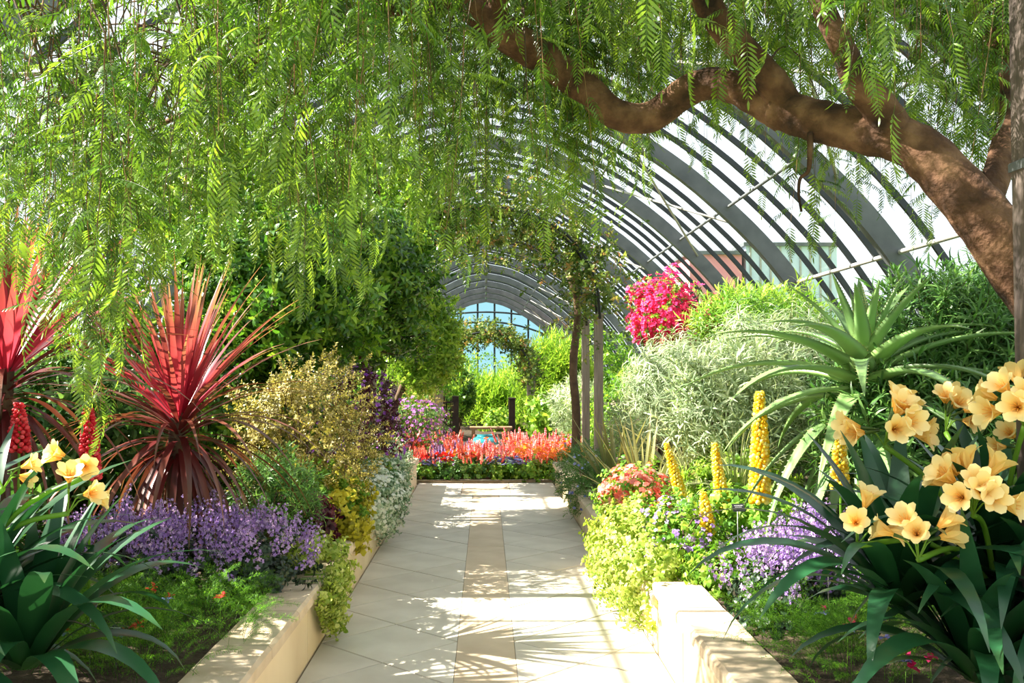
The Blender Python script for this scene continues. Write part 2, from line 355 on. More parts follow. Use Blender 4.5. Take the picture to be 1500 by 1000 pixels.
for s in (-1, 1):
    xc = s*(ST+PW)/2; hd = (PW-ST)/2
    ph = 1390*1.6/321-.5*DD
    k0 = int((Y0-ph)/DD)-1
    for k in range(k0, k0+18):
        for (cx, cy) in ((xc, ph+k*DD), (xc-hd, ph+(k+.5)*DD), (xc+hd, ph+(k+.5)*DD)):
            poly = clip([(cx-hd, cy), (cx, cy-DD/2), (cx+hd, cy), (cx, cy+DD/2)], xc-hd, xc+hd, Y0, Y1)
            if len(poly) >= 3: slab('paving_tile', poly, M['stone'], floor)
y = Y0
while y < Y1:
    y2 = min(y+1.9, Y1); slab('centre_slab', [(-ST, y), (ST, y), (ST, y2), (-ST, y2)], M['stripstone'], floor, gap=.003); y = y2
for a, b in ((-PW, -.33), (-.33, .33), (.33, PW)):
    slab('cross_slab', [(a, Y1), (b, Y1), (b, 13.9), (a, 13.9)], M['stripstone'] if a == -.33 else M['stone'], floor)
# soil of the two beds
for s, nm, lb in ((-1, 'planting_bed_soil', 'dark soil of the bed left of the path'), (1, 'planting_bed_soil', 'dark soil of the bed right of the path')):
    g = G(); nx, ny = 22, 60
    X, Yy = np.meshgrid(np.linspace(1.12, 5.45, nx), np.linspace(1.0, 13.8, ny), indexing='ij')
    Z = .34+.09*np.clip(X-1.2, 0, 3.5)-.0; P = np.stack([X*s, Yy, Z], -1); P[..., 2] += .03*snoise(P, 4)-.02
    i, j = np.meshgrid(np.arange(nx-1), np.arange(ny-1), indexing='ij'); q = np.stack([i*ny+j, (i+1)*ny+j, (i+1)*ny+j+1, i*ny+j+1], -1).reshape(-1, 4)
    if s < 0: q = q[:, ::-1]
    g.add(P, Q=q); tag(g.build(nm, M['soil']), lb, kind='structure')
g = G(); X, Yy = np.meshgrid(np.linspace(-5.5, 5.5, 30), np.linspace(13.85, 57.8, 60), indexing='ij')
P = np.stack([X, Yy, 0*X+.03], -1); P[..., 2] += .02*snoise(P, 3)
i, j = np.meshgrid(np.arange(29), np.arange(59), indexing='ij'); g.add(P, Q=np.stack([i*60+j, (i+1)*60+j, (i+1)*60+j+1, i*60+j+1], -1).reshape(-1, 4))
tag(g.build('ground', M['soil']), 'planted ground at the far half of the house', kind='structure')
# planter walls
def planter(s, segs, label):
    t = thing('planter_wall', label, 'planter wall', (s*(PW+.1), 5, 0))
    for (ya, yb, h) in segs:
        n = max(1, round((yb-ya)/1.35)); d = (yb-ya)/n
        for k in range(n):                 # stucco panels below, coping stones above
            g = G(); cy = ya+(k+.5)*d
            box(g, (s*(PW+.11), cy, (h-.06)/2-.03), .20, d-.006, h-.06+.06, bev=.004)
            g.build('wall_panel', M['stucco'], t, smooth=False)
        n = max(1, round((yb-ya)/.62)); d = (yb-ya)/n
        for k in range(n):
            g = G(); cy = ya+(k+.5)*d; w = .27
            ny_, nx_ = 7, 6               # rough, rounded stone
            xs = np.linspace(-w/2, w/2, nx_); ys = np.linspace(-d/2+.003, d/2-.003, ny_)
            top = []
            V = []; th = .062
            ring = [(-w/2, 0), (-w/2, th*.75), (-w/2+.015, th), (-.04, th), (.04, th), (w/2-.015, th), (w/2, th*.75), (w/2, 0)]
            for yy in ys:
                for (xx, zz) in ring: V.append((s*(PW+.11)+xx, cy+yy, h-.06+zz))
            V = np.array(V); nz = snoise(V, 9)*.006+snoise(V, 33)*.003
            V[:, 0] += nz; V[:, 2] += nz*.5; m_ = len(ring)
            Q = [(a*m_+b, (a+1)*m_+b, (a+1)*m_+(b+1) % m_, a*m_+(b+1) % m_) for a in range(ny_-1) for b in range(m_)]
            Q += [(0, 1, 6, 7), (1, 2, 5, 6), (2, 3, 4, 5)]; o_ = (ny_-1)*m_; Q += [tuple(o_+v for v in q[::-1]) for q in Q[-3:]]
            g.add(V, Q=Q); g.build('coping_stone', M['coping'], t, smooth=False)
    return t
planter(-1, [(1.2, 13.6, .385)], 'low cream planter wall with stone coping left of the path')
planter(1, [(1.2, 5.45, .405), (5.45, 13.6, .33)], 'low cream planter wall with stone coping right of the path, stepping down')
g = G(); box(g, (0, 13.94, .01), 2.6, .06, .06, bev=.01)
tag(g.build('kerb_stone', M['coping'], smooth=False), 'low stone kerb across the end of the path', 'kerb')
# ------------------------------------------------------------------ the glasshouse
PR = smoothpath([(0, 6.04), (1.05, 5.82), (2.16, 5.27), (3.05, 4.68), (3.77, 4.06), (4.32, 3.50), (4.75, 2.95), (5.12, 2.36), (5.38, 1.75), (5.52, 1.15), (5.56, .55), (5.57, 0)], 3)
PR = np.array(PR)
BAY = 3.5; YB0, YB1 = 0.0, 56.0
def arch(name, y, w, d, m, parent, inset):
    g = G(); P = np.vstack([PR[::-1]*[-1, 1], PR[1:]])
    T = unit(np.gradient(P, axis=0)); Nn = np.stack([T[:, 1], -T[:, 0]], 1); Nn[Nn[:, 1]*1 < -9] *= 1
    cn = P-np.array([0, 1.5]); Nn *= np.sign((Nn*cn).sum(1))[:, None]
    A, B = P-Nn*inset, P-Nn*(inset+d); n = len(P)
    V = np.concatenate([np.stack([q[:, 0], np.full(n, y+k*w/2), q[:, 1]], 1) for q, k in ((A, -1), (A, 1), (B, 1), (B, -1))])
    i = np.arange(n-1); Q = np.concatenate([np.stack([a*n+i, a*n+i+1, b*n+i+1, b*n+i], 1) for a, b in ((0, 1), (1, 2), (2, 3), (3, 0))])
    g.add(V, Q=Q); return g.build(name, m, parent, smooth=False)
roof = thing('ceiling', None, None); del_ = roof
tag(roof, 'curved glass roof on dark steel ribs', kind='structure')
ys = np.arange(YB0, YB1+.01, BAY/5)
gfar = G()
for k, y in enumerate(ys):
    if k % 5 == 0: arch('arch_rib', y, .13, .24, M['greysteel'] if k > 0 else M['greysteel'], roof, .02)
    else: arch('glazing_bar', y, .042, .07, M['steel'], roof, .0)
for (x, z, r) in ((0, 5.95, .05), (2.1, 5.18, .022), (-2.1, 5.18, .022), (3.6, 4.07, .022), (-3.6, 4.07, .022), (4.62, 2.95, .028), (-4.62, 2.95, .028), (5.4, 1.3, .035), (-5.4, 1.3, .035)):
    g = G(); tube(g, [(x, YB0, z), (x, YB1/2, z), (x, YB1, z)], r, 6); g.build('purlin', M['rod'] if r == .028 else M['greysteel'], roof)
for y in ys[::5][1:-1]:                     # crossed wind-bracing rods in each bay
    for s in (-1, 1):
        for a, b in (((2.1, 5.1), (3.95, 3.75)), ((3.95, 3.75), (2.1, 5.1))):
            if y % (2*BAY) < .1: g = G(); tube(g, [(s*a[0], y, a[1]), (s*b[0], y+BAY, b[1])], .02, 5); g.build('bracing_rod', M['rod'], roof)
# glass panes: each one between two bars and two purlins
rows = [0, 4, 8, 12, 16, 20, 24, 28, 33]
cnt = 0
for k in range(len(ys)-1):
    for s in (-1, 1):
        for a, b in zip(rows[:-1], rows[1:]):
            if ys[k] < 14 and cnt < 300: gg = G(); cnt += 1; own = True
            else: gg = gfar; own = False
            p = PR[[a, (a+b)//2, b]]*[s, 1]
            V = [(q[0], yy, q[1]) for q in p for yy in (ys[k]+.012, ys[k+1]-.012)]
            gg.add(V, Q=[(0, 1, 3, 2), (2, 3, 5, 4)])
            if own: gg.build('glass_pane', M['glass'], roof, smooth=True)
gfar.build('far_glass_panes', M['glass'], roof, kind='stuff')
# far gable: blue-green glazing, mullions, two curved rails
wb = thing('wall_back', None, None, (0, 56.2, 0)); tag(wb, 'glazed gable with dark mullions at the far end', kind='structure')
def prz(x): return float(np.interp(abs(x), PR[:, 0], PR[:, 1])) if abs(x) < 5.5 else .6
xs = np.linspace(-5.5, 5.5, 12)
for x in xs[1:-1]: g = G(); box(g, (x, 56.2, prz(x)/2), .11, .12, prz(x)); g.build('mullion', M['steel'], wb, smooth=False)
for a, b in zip(xs[:-1], xs[1:]):
    zs = [0, 1.3, 2.6, 3.9, 9]
    for z0, z1 in zip(zs[:-1], zs[1:]):
        t0, t1 = min(z1, prz(a)), min(z1, prz(b))
        if max(t0, t1) <= z0+.01: continue
        g = G(); g.add([(a+.04, 56.22, z0), (b-.04, 56.22, z0), (b-.04, 56.22, max(t1, z0)), (a+.04, 56.22, max(t0, z0))], Q=[(0, 1, 2, 3)]); g.build('gable_pane', M['gableglass'], wb, smooth=False)
for zc, dz in ((4.0, .62), (4.85, .35)):
    P = [(x, 56.15, zc+dz*(1-(x/3.2)**2)) for x in np.linspace(-3.6, 3.6, 15) if zc+dz*(1-(x/3.2)**2) < prz(x)]
    g = G(); tube(g, P, .055, 5); g.build('curved_rail', M['steel'], wb)
g = G(); box(g, (0, 56.2, 1.3), 11, .1, .1); g.build('sill_rail', M['steel'], wb, smooth=False)
# a low building seen through the glass on the right
t = thing('garden_building', 'pink rendered garden building with pale blue siding beyond the right-hand glass', 'building', (12, 45, 0))
for nm, x, w, h, m in (('pink_wall', 10.5, 2.4, 7.0, 'pinkwall'), ('siding', 14.0, 4.2, 7.4, 'paleblue')):
    g = G(); box(g, (x, 45, h/2), w, 4, h); g.build(nm, M[m], t, smooth=False)
    g = G(); box(g, (x, 45, h+.08), w+.3, 4.4, .16); g.build('roof_slab', M['greysteel'], t, smooth=False)
for k in range(9): g = G(); box(g, (12.1+k*.46, 42.97, 3.7), .08, .05, 7.4); g.build('siding_batten', M['rod'], t, smooth=False)
# side plinths of the house
for s, nm in ((-1, 'wall_left'), (1, 'wall_right')):
    g = G(); box(g, (s*5.6, 28, .28), .16, 56.4, .7); tag(g.build(nm, M['stucco'], smooth=False), kind='structure')
#@@PLANTS
# ------------------------------------------------------------------ planting helpers
def cluster(n, L, Wd, elev=(.1, 1.2), bend=.3, stem=.04, c=.5, cv=.25, fold=.2, w2=.75, pos=(.3, .7), spiral=2.4, stemr=.0015):
    "a shoot tip along +Y with n leaves around it"
    g = G(); tube(g, [(0, 0, 0), (0, stem, 0)], stemr, 3, c=0, cap=False)
    y = stem*np.linspace(.15, 1, n); a = np.arange(n)*spiral+rng.uniform(0, 6); e = np.linspace(elev[0], elev[1], n)
    d = np.stack([np.cos(a)*np.cos(e), np.sin(e), np.sin(a)*np.cos(e)], 1)
    Mx = frames(d, up=(0, 1, .001)); k = rng.uniform(.8, 1.1, n)
    g.scatter(leaf(L, Wd, bend, fold, c, pos, w2), Mx*k[:, None, None], np.stack([0*y, y, 0*y], 1), rng.uniform(-cv, cv, n))
    return g.arr()
def blob_points(n, c, r, shell=.55, lump=.25, zmin=None, ls=1.0, up=.0):
    "points in a lumpy ellipsoid with outward directions"
    d = rdir(int(n*1.0)); rad = rng.uniform(shell, 1, len(d))**.7
    rad = rad*(1+lump*snoise(d*ls+np.array(c), 2.3)*1.6)
    p = np.array(c)+d*rad[:, None]*np.array(r)
    dd = unit(d*np.array([1, 1, 1])+np.array([0, 0, up])+rng.normal(0, .35, d.shape))
    if zmin is not None: k = p[:, 2] > zmin; p, dd = p[k], dd[k]
    return p, dd
def fill(g, protos, p, d, smin=.75, smax=1.25, cv=.35, roll=None):
    n = len(p); idx = rng.integers(0, len(protos), n)
    R_ = frames(d, roll=rng.uniform(-PI, PI, n) if roll is None else roll); k = rng.uniform(smin, smax, n); dc = rng.uniform(-cv, cv, n)
    for i, pr in enumerate(protos):
        m = idx == i
        if m.any(): g.scatter(pr, R_[m]*k[m][:, None, None], p[m], dc[m])
    return g
def stems(g, root, pts, r0=.008, n=24, jit=.03, c=0):
    idx = rng.choice(len(pts), min(n, len(pts)), replace=False); root = np.array(root)
    for i in idx:
        e = pts[i]; mid = root*.45+e*.55; mid[:2] = root[:2]*.6+e[:2]*.4; b = root+np.append(rng.normal(0, jit, 2), 0)
        tube(g, smoothpath([b, mid+rng.normal(0, jit, 3), e], 3), np.linspace(r0, r0*.35, 7), 4, c=c, cap=False)
    return g
def shrub(name, label, cat, c, r, n, protos, mat, root=None, group=None, stemmat='twig', fl=None, **kw):
    "stems and foliage about the point c; fl = list of (part name, protos, material, count, shell) of blossoms"
    c = np.array(c, float); root = root if root is not None else (c[0], c[1], gz(c[0], c[1]) if abs(c[0]) < 5.4 else 0)
    t = thing(name, label, cat, root, group)
    kk = dict(shell=.5, lump=.25, zmin=root[2]+.02); kk.update({k: v for k, v in kw.items() if k in ('shell', 'lump', 'zmin', 'ls', 'up')})
    p, d = blob_points(n, c, r, **kk)
    g = G(); stems(g, root, p, r0=kw.get('sr', .010), n=kw.get('sn', 22)); g.build('stem', M[stemmat], t)
    g = G(); fill(g, protos, p, d, cv=kw.get('cv', .35), smin=kw.get('smin', .75), smax=kw.get('smax', 1.25)); g.build('foliage', mat, t, kind='stuff')
    for (pn, pp, pm, cnt, sh) in (fl or []):
        p, d = blob_points(cnt, c, np.array(r)*1.03, shell=sh, lump=kk['lump'], zmin=kk['zmin']+.05, ls=kk.get('ls', 1.0))
        d = unit(d+np.array([0, -.3, .5])); g = G(); fill(g, pp, p, d); g.build(pn, pm, t, kind='stuff')
    return t
def star(n=5, r=.02, w=.012, cup=.5, c=.6, tube_=.0):
    g = G(); a = np.arange(n)*2*PI/n; d = np.stack([np.cos(a)*math.cos(cup), np.full(n, math.sin(cup)), np.sin(a)*math.cos(cup)], 1)
    g.scatter(leaf(r, w, .25, .1, c, (.45, .8), .9), frames(d, up=(0, 1, .001)), np.tile([0, tube_, 0], (n, 1)))
    if tube_: tube(g, [(0, 0, 0), (0, tube_, 0)], r*.15, 3, c=c, cap=False)
    return g.arr()
def spike(L=.14, n=18, fl=None, r=.018, stem=.05, taper=.6, c=.5, sr=.0015, cv=.3, tilt=.3, s0=1.0):
    "an upright flower spike along +Y"
    g = G(); tube(g, [(0, 0, 0), (0, stem+L, 0)], sr, 3, c=0, cap=False)
    y = stem+L*np.linspace(0, 1, n)**.9; a = np.arange(n)*2.4+rng.uniform(0, 6)
    d = np.stack([np.cos(a)*math.cos(tilt), np.full(n, math.sin(tilt)), np.sin(a)*math.cos(tilt)], 1)
    k = s0*np.linspace(1, 1-taper, n); pos = np.stack([np.cos(a)*r*k*.4, y, np.sin(a)*r*k*.4], 1)
    g.scatter(fl, frames(d, up=(0, 1, .001))*k[:, None, None], pos, rng.uniform(-cv, cv, n)); return g.arr()
def arrmesh(a, name, m, smooth=True):
    g = G(); g.add(a[0], a[1], a[2], a[3]); return g.mesh(name, m, smooth)
def mat4(R3, t, s=1.0):
    m = Matrix.Identity(4)
    for i in range(3):
        for j in range(3): m[i][j] = R3[i][j]*s
        m[i][3] = t[i]
    return m
def upright(n, spread=.3):
    d = np.stack([rng.normal(0, spread, n), rng.normal(0, spread, n), np.ones(n)], 1); return unit(d)
def pieces(name, meshes, t, pos, dirs, smin=.8, smax=1.2, roll=None):
    "one object per piece, sharing mesh data; +Y of the mesh goes along dirs"
    out = []; n = len(pos); R_ = frames(np.asarray(dirs), roll=rng.uniform(-PI, PI, n) if roll is None else roll)
    for i in range(n):
        o = obj(name, meshes[int(rng.integers(len(meshes)))], t); o.matrix_local = mat4(R_[i], np.array(pos[i])-np.array(t.location), float(rng.uniform(smin, smax))); out.append(o)
    return out
def rosette(t, ctr, meshes, n, e_of, az=None, name='leaf', smin=.85, smax=1.1, rad=.02, dz=.0, tilt=(0, 0)):
    "straps around a centre; meshes is a list ordered from upright to drooping"
    for i in range(n):
        u = (i+.5)/n; a = (i*2.39996+rng.normal(0, .1)) if az is None else az[i]
        me = meshes[min(len(meshes)-1, int(u*len(meshes)))]
        R3 = (Matrix.Rotation(tilt[0], 3, 'X') @ Matrix.Rotation(tilt[1], 3, 'Y') @ Matrix.Rotation(a, 3, 'Z'))
        o = obj(name, me, t); p = Vector(ctr)-t.location+Vector((-math.sin(a)*rad, math.cos(a)*rad, -u*dz))
        o.matrix_local = mat4(R3, p, float(rng.uniform(smin, smax)))
LAUREL = [cluster(8, .085, .032, (.0, 1.1), .25, .07) for _ in range(4)]
BOX = [cluster(9, .03, .016, (.0, 1.0), .2, .05) for _ in range(4)]
GOLD = [cluster(9, .026, .014, (.1, 1.0), .2, .07) for _ in range(4)]
NARROW = [cluster(11, .11, .014, (-.1, 1.2), .35, .12) for _ in range(4)]
WILLOW = [cluster(14, .13, .011, (-.5, .6), .8, .22, spiral=2.2) for _ in range(4)]
SMALLROUND = [cluster(7, .03, .026, (.0, .9), .3, .04, w2=.9) for _ in range(4)]
COLEUS = [cluster(8, .048, .034, (-.1, .9), .35, .05, w2=.9, pos=(.25, .7)) for _ in range(4)]
TRAIL = [cluster(7, .034, .026, (-.2, .8), .4, .06, w2=.8) for _ in range(4)]
FARB = [cluster(7, .16, .07, (-.2, 1.0), .3, .14) for _ in range(4)]
FARW = [cluster(14, .20, .032, (-.3, .7), .9, .4) for _ in range(4)]
ST5 = star(5, .018, .012, .35); TUB = star(4, .014, .010, .4, c=.6, tube_=.013)
# ------------------------------------------------------------------ pepper tree: trunk, limbs, hanging sprays
pt_root = Vector((at(1640, 560, 3.1).x, 3.1, .5)); pt_root.z = .50
pt = thing('pepper_tree', 'large leaning tree with rough brown trunk and weeping feathery leaves arching over the path', 'tree', pt_root)
def pix(L): return np.array([at(*q) for q in L])
trunk_px = [(1800, 1010, 3.0), (1690, 700, 3.05), (1590, 520, 3.1), (1500, 400, 3.15), (1420, 295, 3.2), (1340, 215, 3.3), (1265, 192, 3.4), (1200, 178, 3.5), (1135, 158, 3.6)]
rad = np.array([.14, .128, .115, .102, .092, .084, .080, .078, .074])
tp = smoothpath(pix(trunk_px), 9); tr_ = np.interp(np.linspace(0, 1, len(tp)), np.linspace(0, 1, len(rad)), rad)
g = G(); tube(g, tp, tr_, 28, noise=.10, ns=14); g.build('trunk', M['bark'], pt)
limbs = []
def limb(px, rr, name='limb', k=7, n=18, world=False):
    P = smoothpath(np.array(px) if world else pix(px), k); r_ = np.interp(np.linspace(0, 1, len(P)), np.linspace(0, 1, len(rr)), rr)
    g = G(); tube(g, P, r_, n, noise=.11, ns=16); g.build(name, M['bark'], pt); limbs.append(P)
limb([(1150, 165, 3.6), (1110, 145, 3.65), (1075, 128, 3.7), (1030, 124, 3.75), (990, 145, 3.8), (950, 172, 3.85), (900, 166, 3.85), (855, 128, 3.85), (800, 88, 3.85), (750, 55, 3.8), (705, 18, 3.8), (660, -8, 3.8), (600, 2, 3.85), (540, 14, 3.9), (470, 30, 4.0), (400, 70, 4.1), (330, 130, 4.2)],
     [.075, .07, .066, .062, .062, .062, .062, .065, .068, .070, .070, .06, .05, .042, .034, .022, .010], k=8)
limb([(1160, 170, 3.58), (1130, 120, 3.55), (1085, 70, 3.5), (1045, 20, 3.45), (1010, -50, 3.4), (960, -160, 3.4), (860, -260, 3.5), (700, -330, 3.6)], [.07, .062, .056, .05, .048, .04, .03, .015])
limb([(1320, 205, 3.32), (1290, 160, 3.3), (1255, 118, 3.25), (1235, 70, 3.2), (1205, 10, 3.2), (1190, -60, 3.2), (1240, -190, 3.1), (1350, -260, 3.0)], [.07, .062, .050, .040, .038, .036, .03, .015])
limb([(720, 30, 3.8), (735, -20, 3.7), (720, -90, 3.5), (640, -170, 3.3), (500, -230, 3.1), (300, -250, 2.9), (90, -240, 2.8)], [.05, .045, .04, .035, .028, .02, .01])
limb([(600, 0, 3.85), (540, -60, 4.1), (430, -130, 4.6), (300, -160, 5.0), (150, -150, 5.3)], [.035, .03, .022, .016, .008])
limb([(1440, 310, 3.18), (1470, 220, 3.3), (1480, 120, 3.5), (1440, 30, 3.7), (1380, -60, 3.8)], [.05, .045, .035, .025, .012])
limb([(870, 140, 3.85), (850, 60, 4.3), (800, -30, 4.8), (730, -60, 5.4), (660, -20, 6.2), (620, 60, 7.0)], [.04, .035, .03, .022, .015, .008])
limb([(1040, 10, 3.45), (1000, -40, 4.2), (960, -40, 5.0), (930, 20, 6.0), (900, 90, 7.0)], [.035, .03, .022, .015, .008])
limb([(500, 25, 3.95), (430, -20, 3.6), (330, -70, 3.3), (200, -90, 3.0), (60, -60, 2.8), (-60, 10, 2.7)], [.03, .026, .02, .016, .012, .006])
limb([(430, -20, 3.6), (380, 60, 3.8), (290, 150, 4.2), (200, 200, 4.5), (110, 240, 4.8)], [.018, .016, .013, .01, .005])
g = G(); tube(g, smoothpath(pix([(1187, 195, 3.45), (1186, 235, 3.4), (1183, 252, 3.4), (1172, 262, 3.4), (1170, 285, 3.4), (1174, 310, 3.4)]), 5), np.linspace(.010, .004, 26), 6, noise=.2); g.build('dead_twig', M['bark'], pt)
limbP = np.concatenate(limbs)
def frond(L=.21, n=14, ll=.045, lw=.0075, curl=.8, c=.5):
    "a pinnate leaf along +Y that curls down"
    g = G(); t = np.linspace(0, 1, 9); e = -curl*t
    y = np.concatenate([[0], np.cumsum(np.cos(e[:-1])*L/8)]); z = np.concatenate([[0], np.cumsum(np.sin(e[:-1])*L/8)])
    P = np.stack([0*y, y, z], 1); tube(g, P, .0009, 3, c=.35, cap=False)
    u = np.linspace(.1, .98, n); ctr = np.stack([0*u, np.interp(u, t, y), np.interp(u, t, z)], 1)
    sz = np.sin(PI*np.clip(u*.9+.12, 0, 1))**.5; ang = np.radians(58)-u*.3
    for s in (-1, 1):
        el = -curl*u; d = np.stack([s*np.sin(ang), np.cos(ang)*np.cos(el), np.cos(ang)*np.sin(el)-.12], 1)
        Mx = frames(d, roll=rng.normal(0, .35, n)); k = sz*rng.uniform(.85, 1.15, n)
        g.scatter(leaf(ll, lw, .22, .15, c, (.3, .7), .85), Mx*k[:, None, None], ctr, rng.uniform(-.08, .08, n))
    g.scatter(leaf(ll*.9, lw, .1, .1, c), frames(np.array([[0, np.cos(-curl), np.sin(-curl)]])), ctr[-1:], np.zeros(1))
    return g.arr()
FR = [frond(curl=.6), frond(.18, 12, .04, .007, .9), frond(.24, 15, .048, .008, .5), frond(.20, 13, .045, .0078, 1.1)]
def spray(L=.8, n=11, frs=FR, k0=1.0, lush=1.0):
    "a twig hanging down -Z from the origin, with leaves on alternate sides"
    g = G(); m = 10; z = -np.linspace(0, L, m); w = rng.uniform(0, 6)
    P = np.stack([.03*np.sin(z*3+w)-.03*math.sin(w), .03*np.cos(z*2.3+w)-.03*math.cos(w), z], 1)
    tube(g, P, np.linspace(.0028, .001, m), 3, c=0, cap=False)
    u = np.linspace(.06, 1, n); c = np.stack([np.interp(u*L, -z, P[:, i]) for i in range(3)], 1)
    a = np.arange(n)*2.6+rng.uniform(0, 6)+rng.normal(0, .4, n); e = rng.uniform(-.75, .1, n); e[-1] = -1.3
    d = np.stack([np.cos(a)*np.cos(e), np.sin(a)*np.cos(e), np.sin(e)], 1)
    k = k0*rng.uniform(.75, 1.1, n); R_ = frames(d); idx = rng.integers(0, len(frs), n); dc = rng.uniform(-.18, .18, n)
    for i, f in enumerate(frs):
        mm = idx == i
        if mm.any(): g.scatter(f, R_[mm]*k[mm][:, None, None], c[mm], dc[mm])
    return g.arr()
SPR = [spray(.55+.12*i, 8+i) for i in range(6)]
SPRM = [arrmesh(a, 'hanging_spray', M['pepper']) for a in SPR]
SL = np.array([a[0][:, 2].min() for a in SPR])
# how low the curtain of leaves hangs and how dense it is, read along the frame
bx = [-60, 40, 90, 140, 190, 240, 300, 360, 420, 480, 540, 600, 660, 700, 760, 820, 880, 940, 1000, 1060, 1130, 1200, 1260, 1330, 1400, 1470, 1560]
by = [420, 460, 560, 690, 520, 470, 440, 420, 480, 500, 400, 350, 440, 420, 410, 380, 360, 320, 300, 290, 340, 430, 330, 400, 400, 330, 300]
spr_list = []
tries = 0
while len(spr_list) < 960 and tries < 30000:
    tries += 1
    px = rng.uniform(-60, 1560); yb = np.interp(px, bx, by); u = rng.uniform(0, 1)
    py = -60+(yb+60)*u**.75
    # thinner where the photograph shows the sky and ribs
    dens = 1.0
    if px < 260 and py < 260: dens = .12
    if 300 < px < 430 and py < 230: dens = 1.6
    dens *= .8
    if 930 < px < 1400 and py > 215: dens = .24
    if 760 < px < 930 and py > 300: dens = .5
    if 540 < px < 860 and py < 330: dens = 1.5
    if px < 330 and py > 280: dens = 1.3
    if rng.uniform() > dens: continue
    Y = rng.uniform(2.3, 4.4) if rng.uniform() < .7 else rng.uniform(4.6, 8.0)
    if 560 < px < 930: Y = rng.uniform(4.6, 8.5) if rng.uniform() < .4 else rng.uniform(2.8, 4.35)
    if px > 930: Y = rng.uniform(2.4, 5.0)
    if px > 1380: Y = rng.uniform(3.3, 4.8)
    if 650 < px <= 880 and rng.uniform() < .8:
        if py > np.interp(px, [650, 720, 800, 880], [0, 40, 100, 150])-15 and Y < 4: Y = rng.uniform(4.0, 4.35)
    if 880 < px < 1440:                    # most of these hang behind the bare limb
        bl = np.interp(px, [880, 950, 1030, 1200, 1300, 1440], [160, 175, 125, 178, 205, 310])
        if py > bl-15 and rng.uniform() < .85: Y = rng.uniform(4.1, 5.6)
    k = int(rng.integers(2 if (px < 300 and py < 420) else 6)); sc = rng.uniform(.8, 1.1)*(.8 if px < 300 and py < 420 else 1)*(1.15 if Y > 5 else 1)
    bot = at(px, py, Y); top = bot+Vector((0, 0, -SL[k]*sc))
    sx0, sx1 = bot.x+bot.z/.94, top.x+top.z/.94           # the sun comes down from the left: keep its way to the path open
    if 4.35 < Y < 9 and sx1 > -.35 and sx0 < 2.5 and rng.uniform() < (.93 if Y < 7.8 else .6): continue
    spr_list.append((Y, k, sc, top, rng.uniform(0, 6.28)))
spr_list.sort(key=lambda q: q[0])
def hang(o, k, sc, top, a, tl): pass
tw = G()
def inside(p): return p[2] < np.interp(abs(p[0]), PR[:, 0], PR[:, 1])-.3 if abs(p[0]) < 5.3 else False
far = G(); n_part = 0
for (Y, k, sc, top, a) in spr_list:
    if top.z > 5.6: continue
    tx, ty = rng.normal(0, .06, 2)
    Rm = Matrix.Rotation(ty, 3, 'Y') @ Matrix.Rotation(tx, 3, 'X') @ Matrix.Rotation(a, 3, 'Z')
    if n_part < 300:
        o = obj('hanging_spray', SPRM[k], pt); o.matrix_local = mat4(Rm, top-pt_root, sc); n_part += 1
    else: far.scatter(SPR[k], np.array([Rm])*sc, np.array([top]), np.array([rng.uniform(-.15, .2)]))
    # a thin arching twig joins it to the nearest limb
    dist = np.linalg.norm(limbP-np.array(top), axis=1)+np.maximum(0, top.z-limbP[:, 2])*.6; j = int(dist.argmin()); q = limbP[j]
    mid = (q+np.array(top))/2; mid[2] = max(q[2], top.z)+.12*np.linalg.norm(q-np.array(top))
    if inside(mid): tube(tw, smoothpath([q, mid, np.array(top)], 4), np.linspace(.006, .0028, 9), 3, c=0, cap=False)
far.build('distant_sprays', M['pepper'], pt, kind='stuff')
tw.build('fine_twigs', M['twig'], pt, kind='stuff')
# ------------------------------------------------------------------ clivias
def cl_prof(t): return np.minimum(1, np.minimum(.55+t*1.2, (1-t)*1.9+.01))**.8
CLM = [arrmesh(strap(L, w*1.18, e0, e1, 10, .12, cl_prof, tw_, 1.2, side=sd), 'leaf', M['clivia']) for (L, w, e0, e1, tw_, sd) in
       [(.62, .062, 1.35, .75, .2, .02), (.68, .066, 1.2, .2, -.3, -.05), (.72, .068, 1.05, -.2, .2, .06), (.74, .07, .95, -.6, -.2, -.04), (.70, .068, .8, -1.0, .3, .05), (.62, .062, .6, -1.25, -.3, 0)]]
def trumpet():
    g = G(); n = 6
    for k in range(n):
        L, w = (.075, .035) if k % 2 else (.078, .029)
        V, T, Q, c = strap(L, w, 1.25, .15, 7, .10, lambda t: np.clip(.25+1.6*t, 0, 1)*np.minimum(1, (1-t)*4.5+.25)**.7, 0, 2.2, c0=.42, c1=.95)
        R3 = np.array(Matrix.Rotation(k*PI/3, 3, 'Z')); g.add(V@R3.T+np.array([0, 0, .012]), T, Q, c)
    for k in range(6):
        a = k*PI/3+.3; tube(g, [(0, 0, .01), (.004*math.cos(a), .004*math.sin(a), .04), (.011*math.cos(a), .011*math.sin(a), .062)], .0012, 3, c=.3)
    tube(g, [(0, 0, -.035), (0, 0, -.015), (0, 0, .016)], [.003, .004, .006], 5, c=.0)
    V, T, Q, c = g.arr(); V = V[:, [0, 2, 1]]*[1, 1, -1]; return V, T, Q, c      # opens along +Y
TRM = [arrmesh(trumpet(), 'flower', M['peach']) for _ in range(2)]
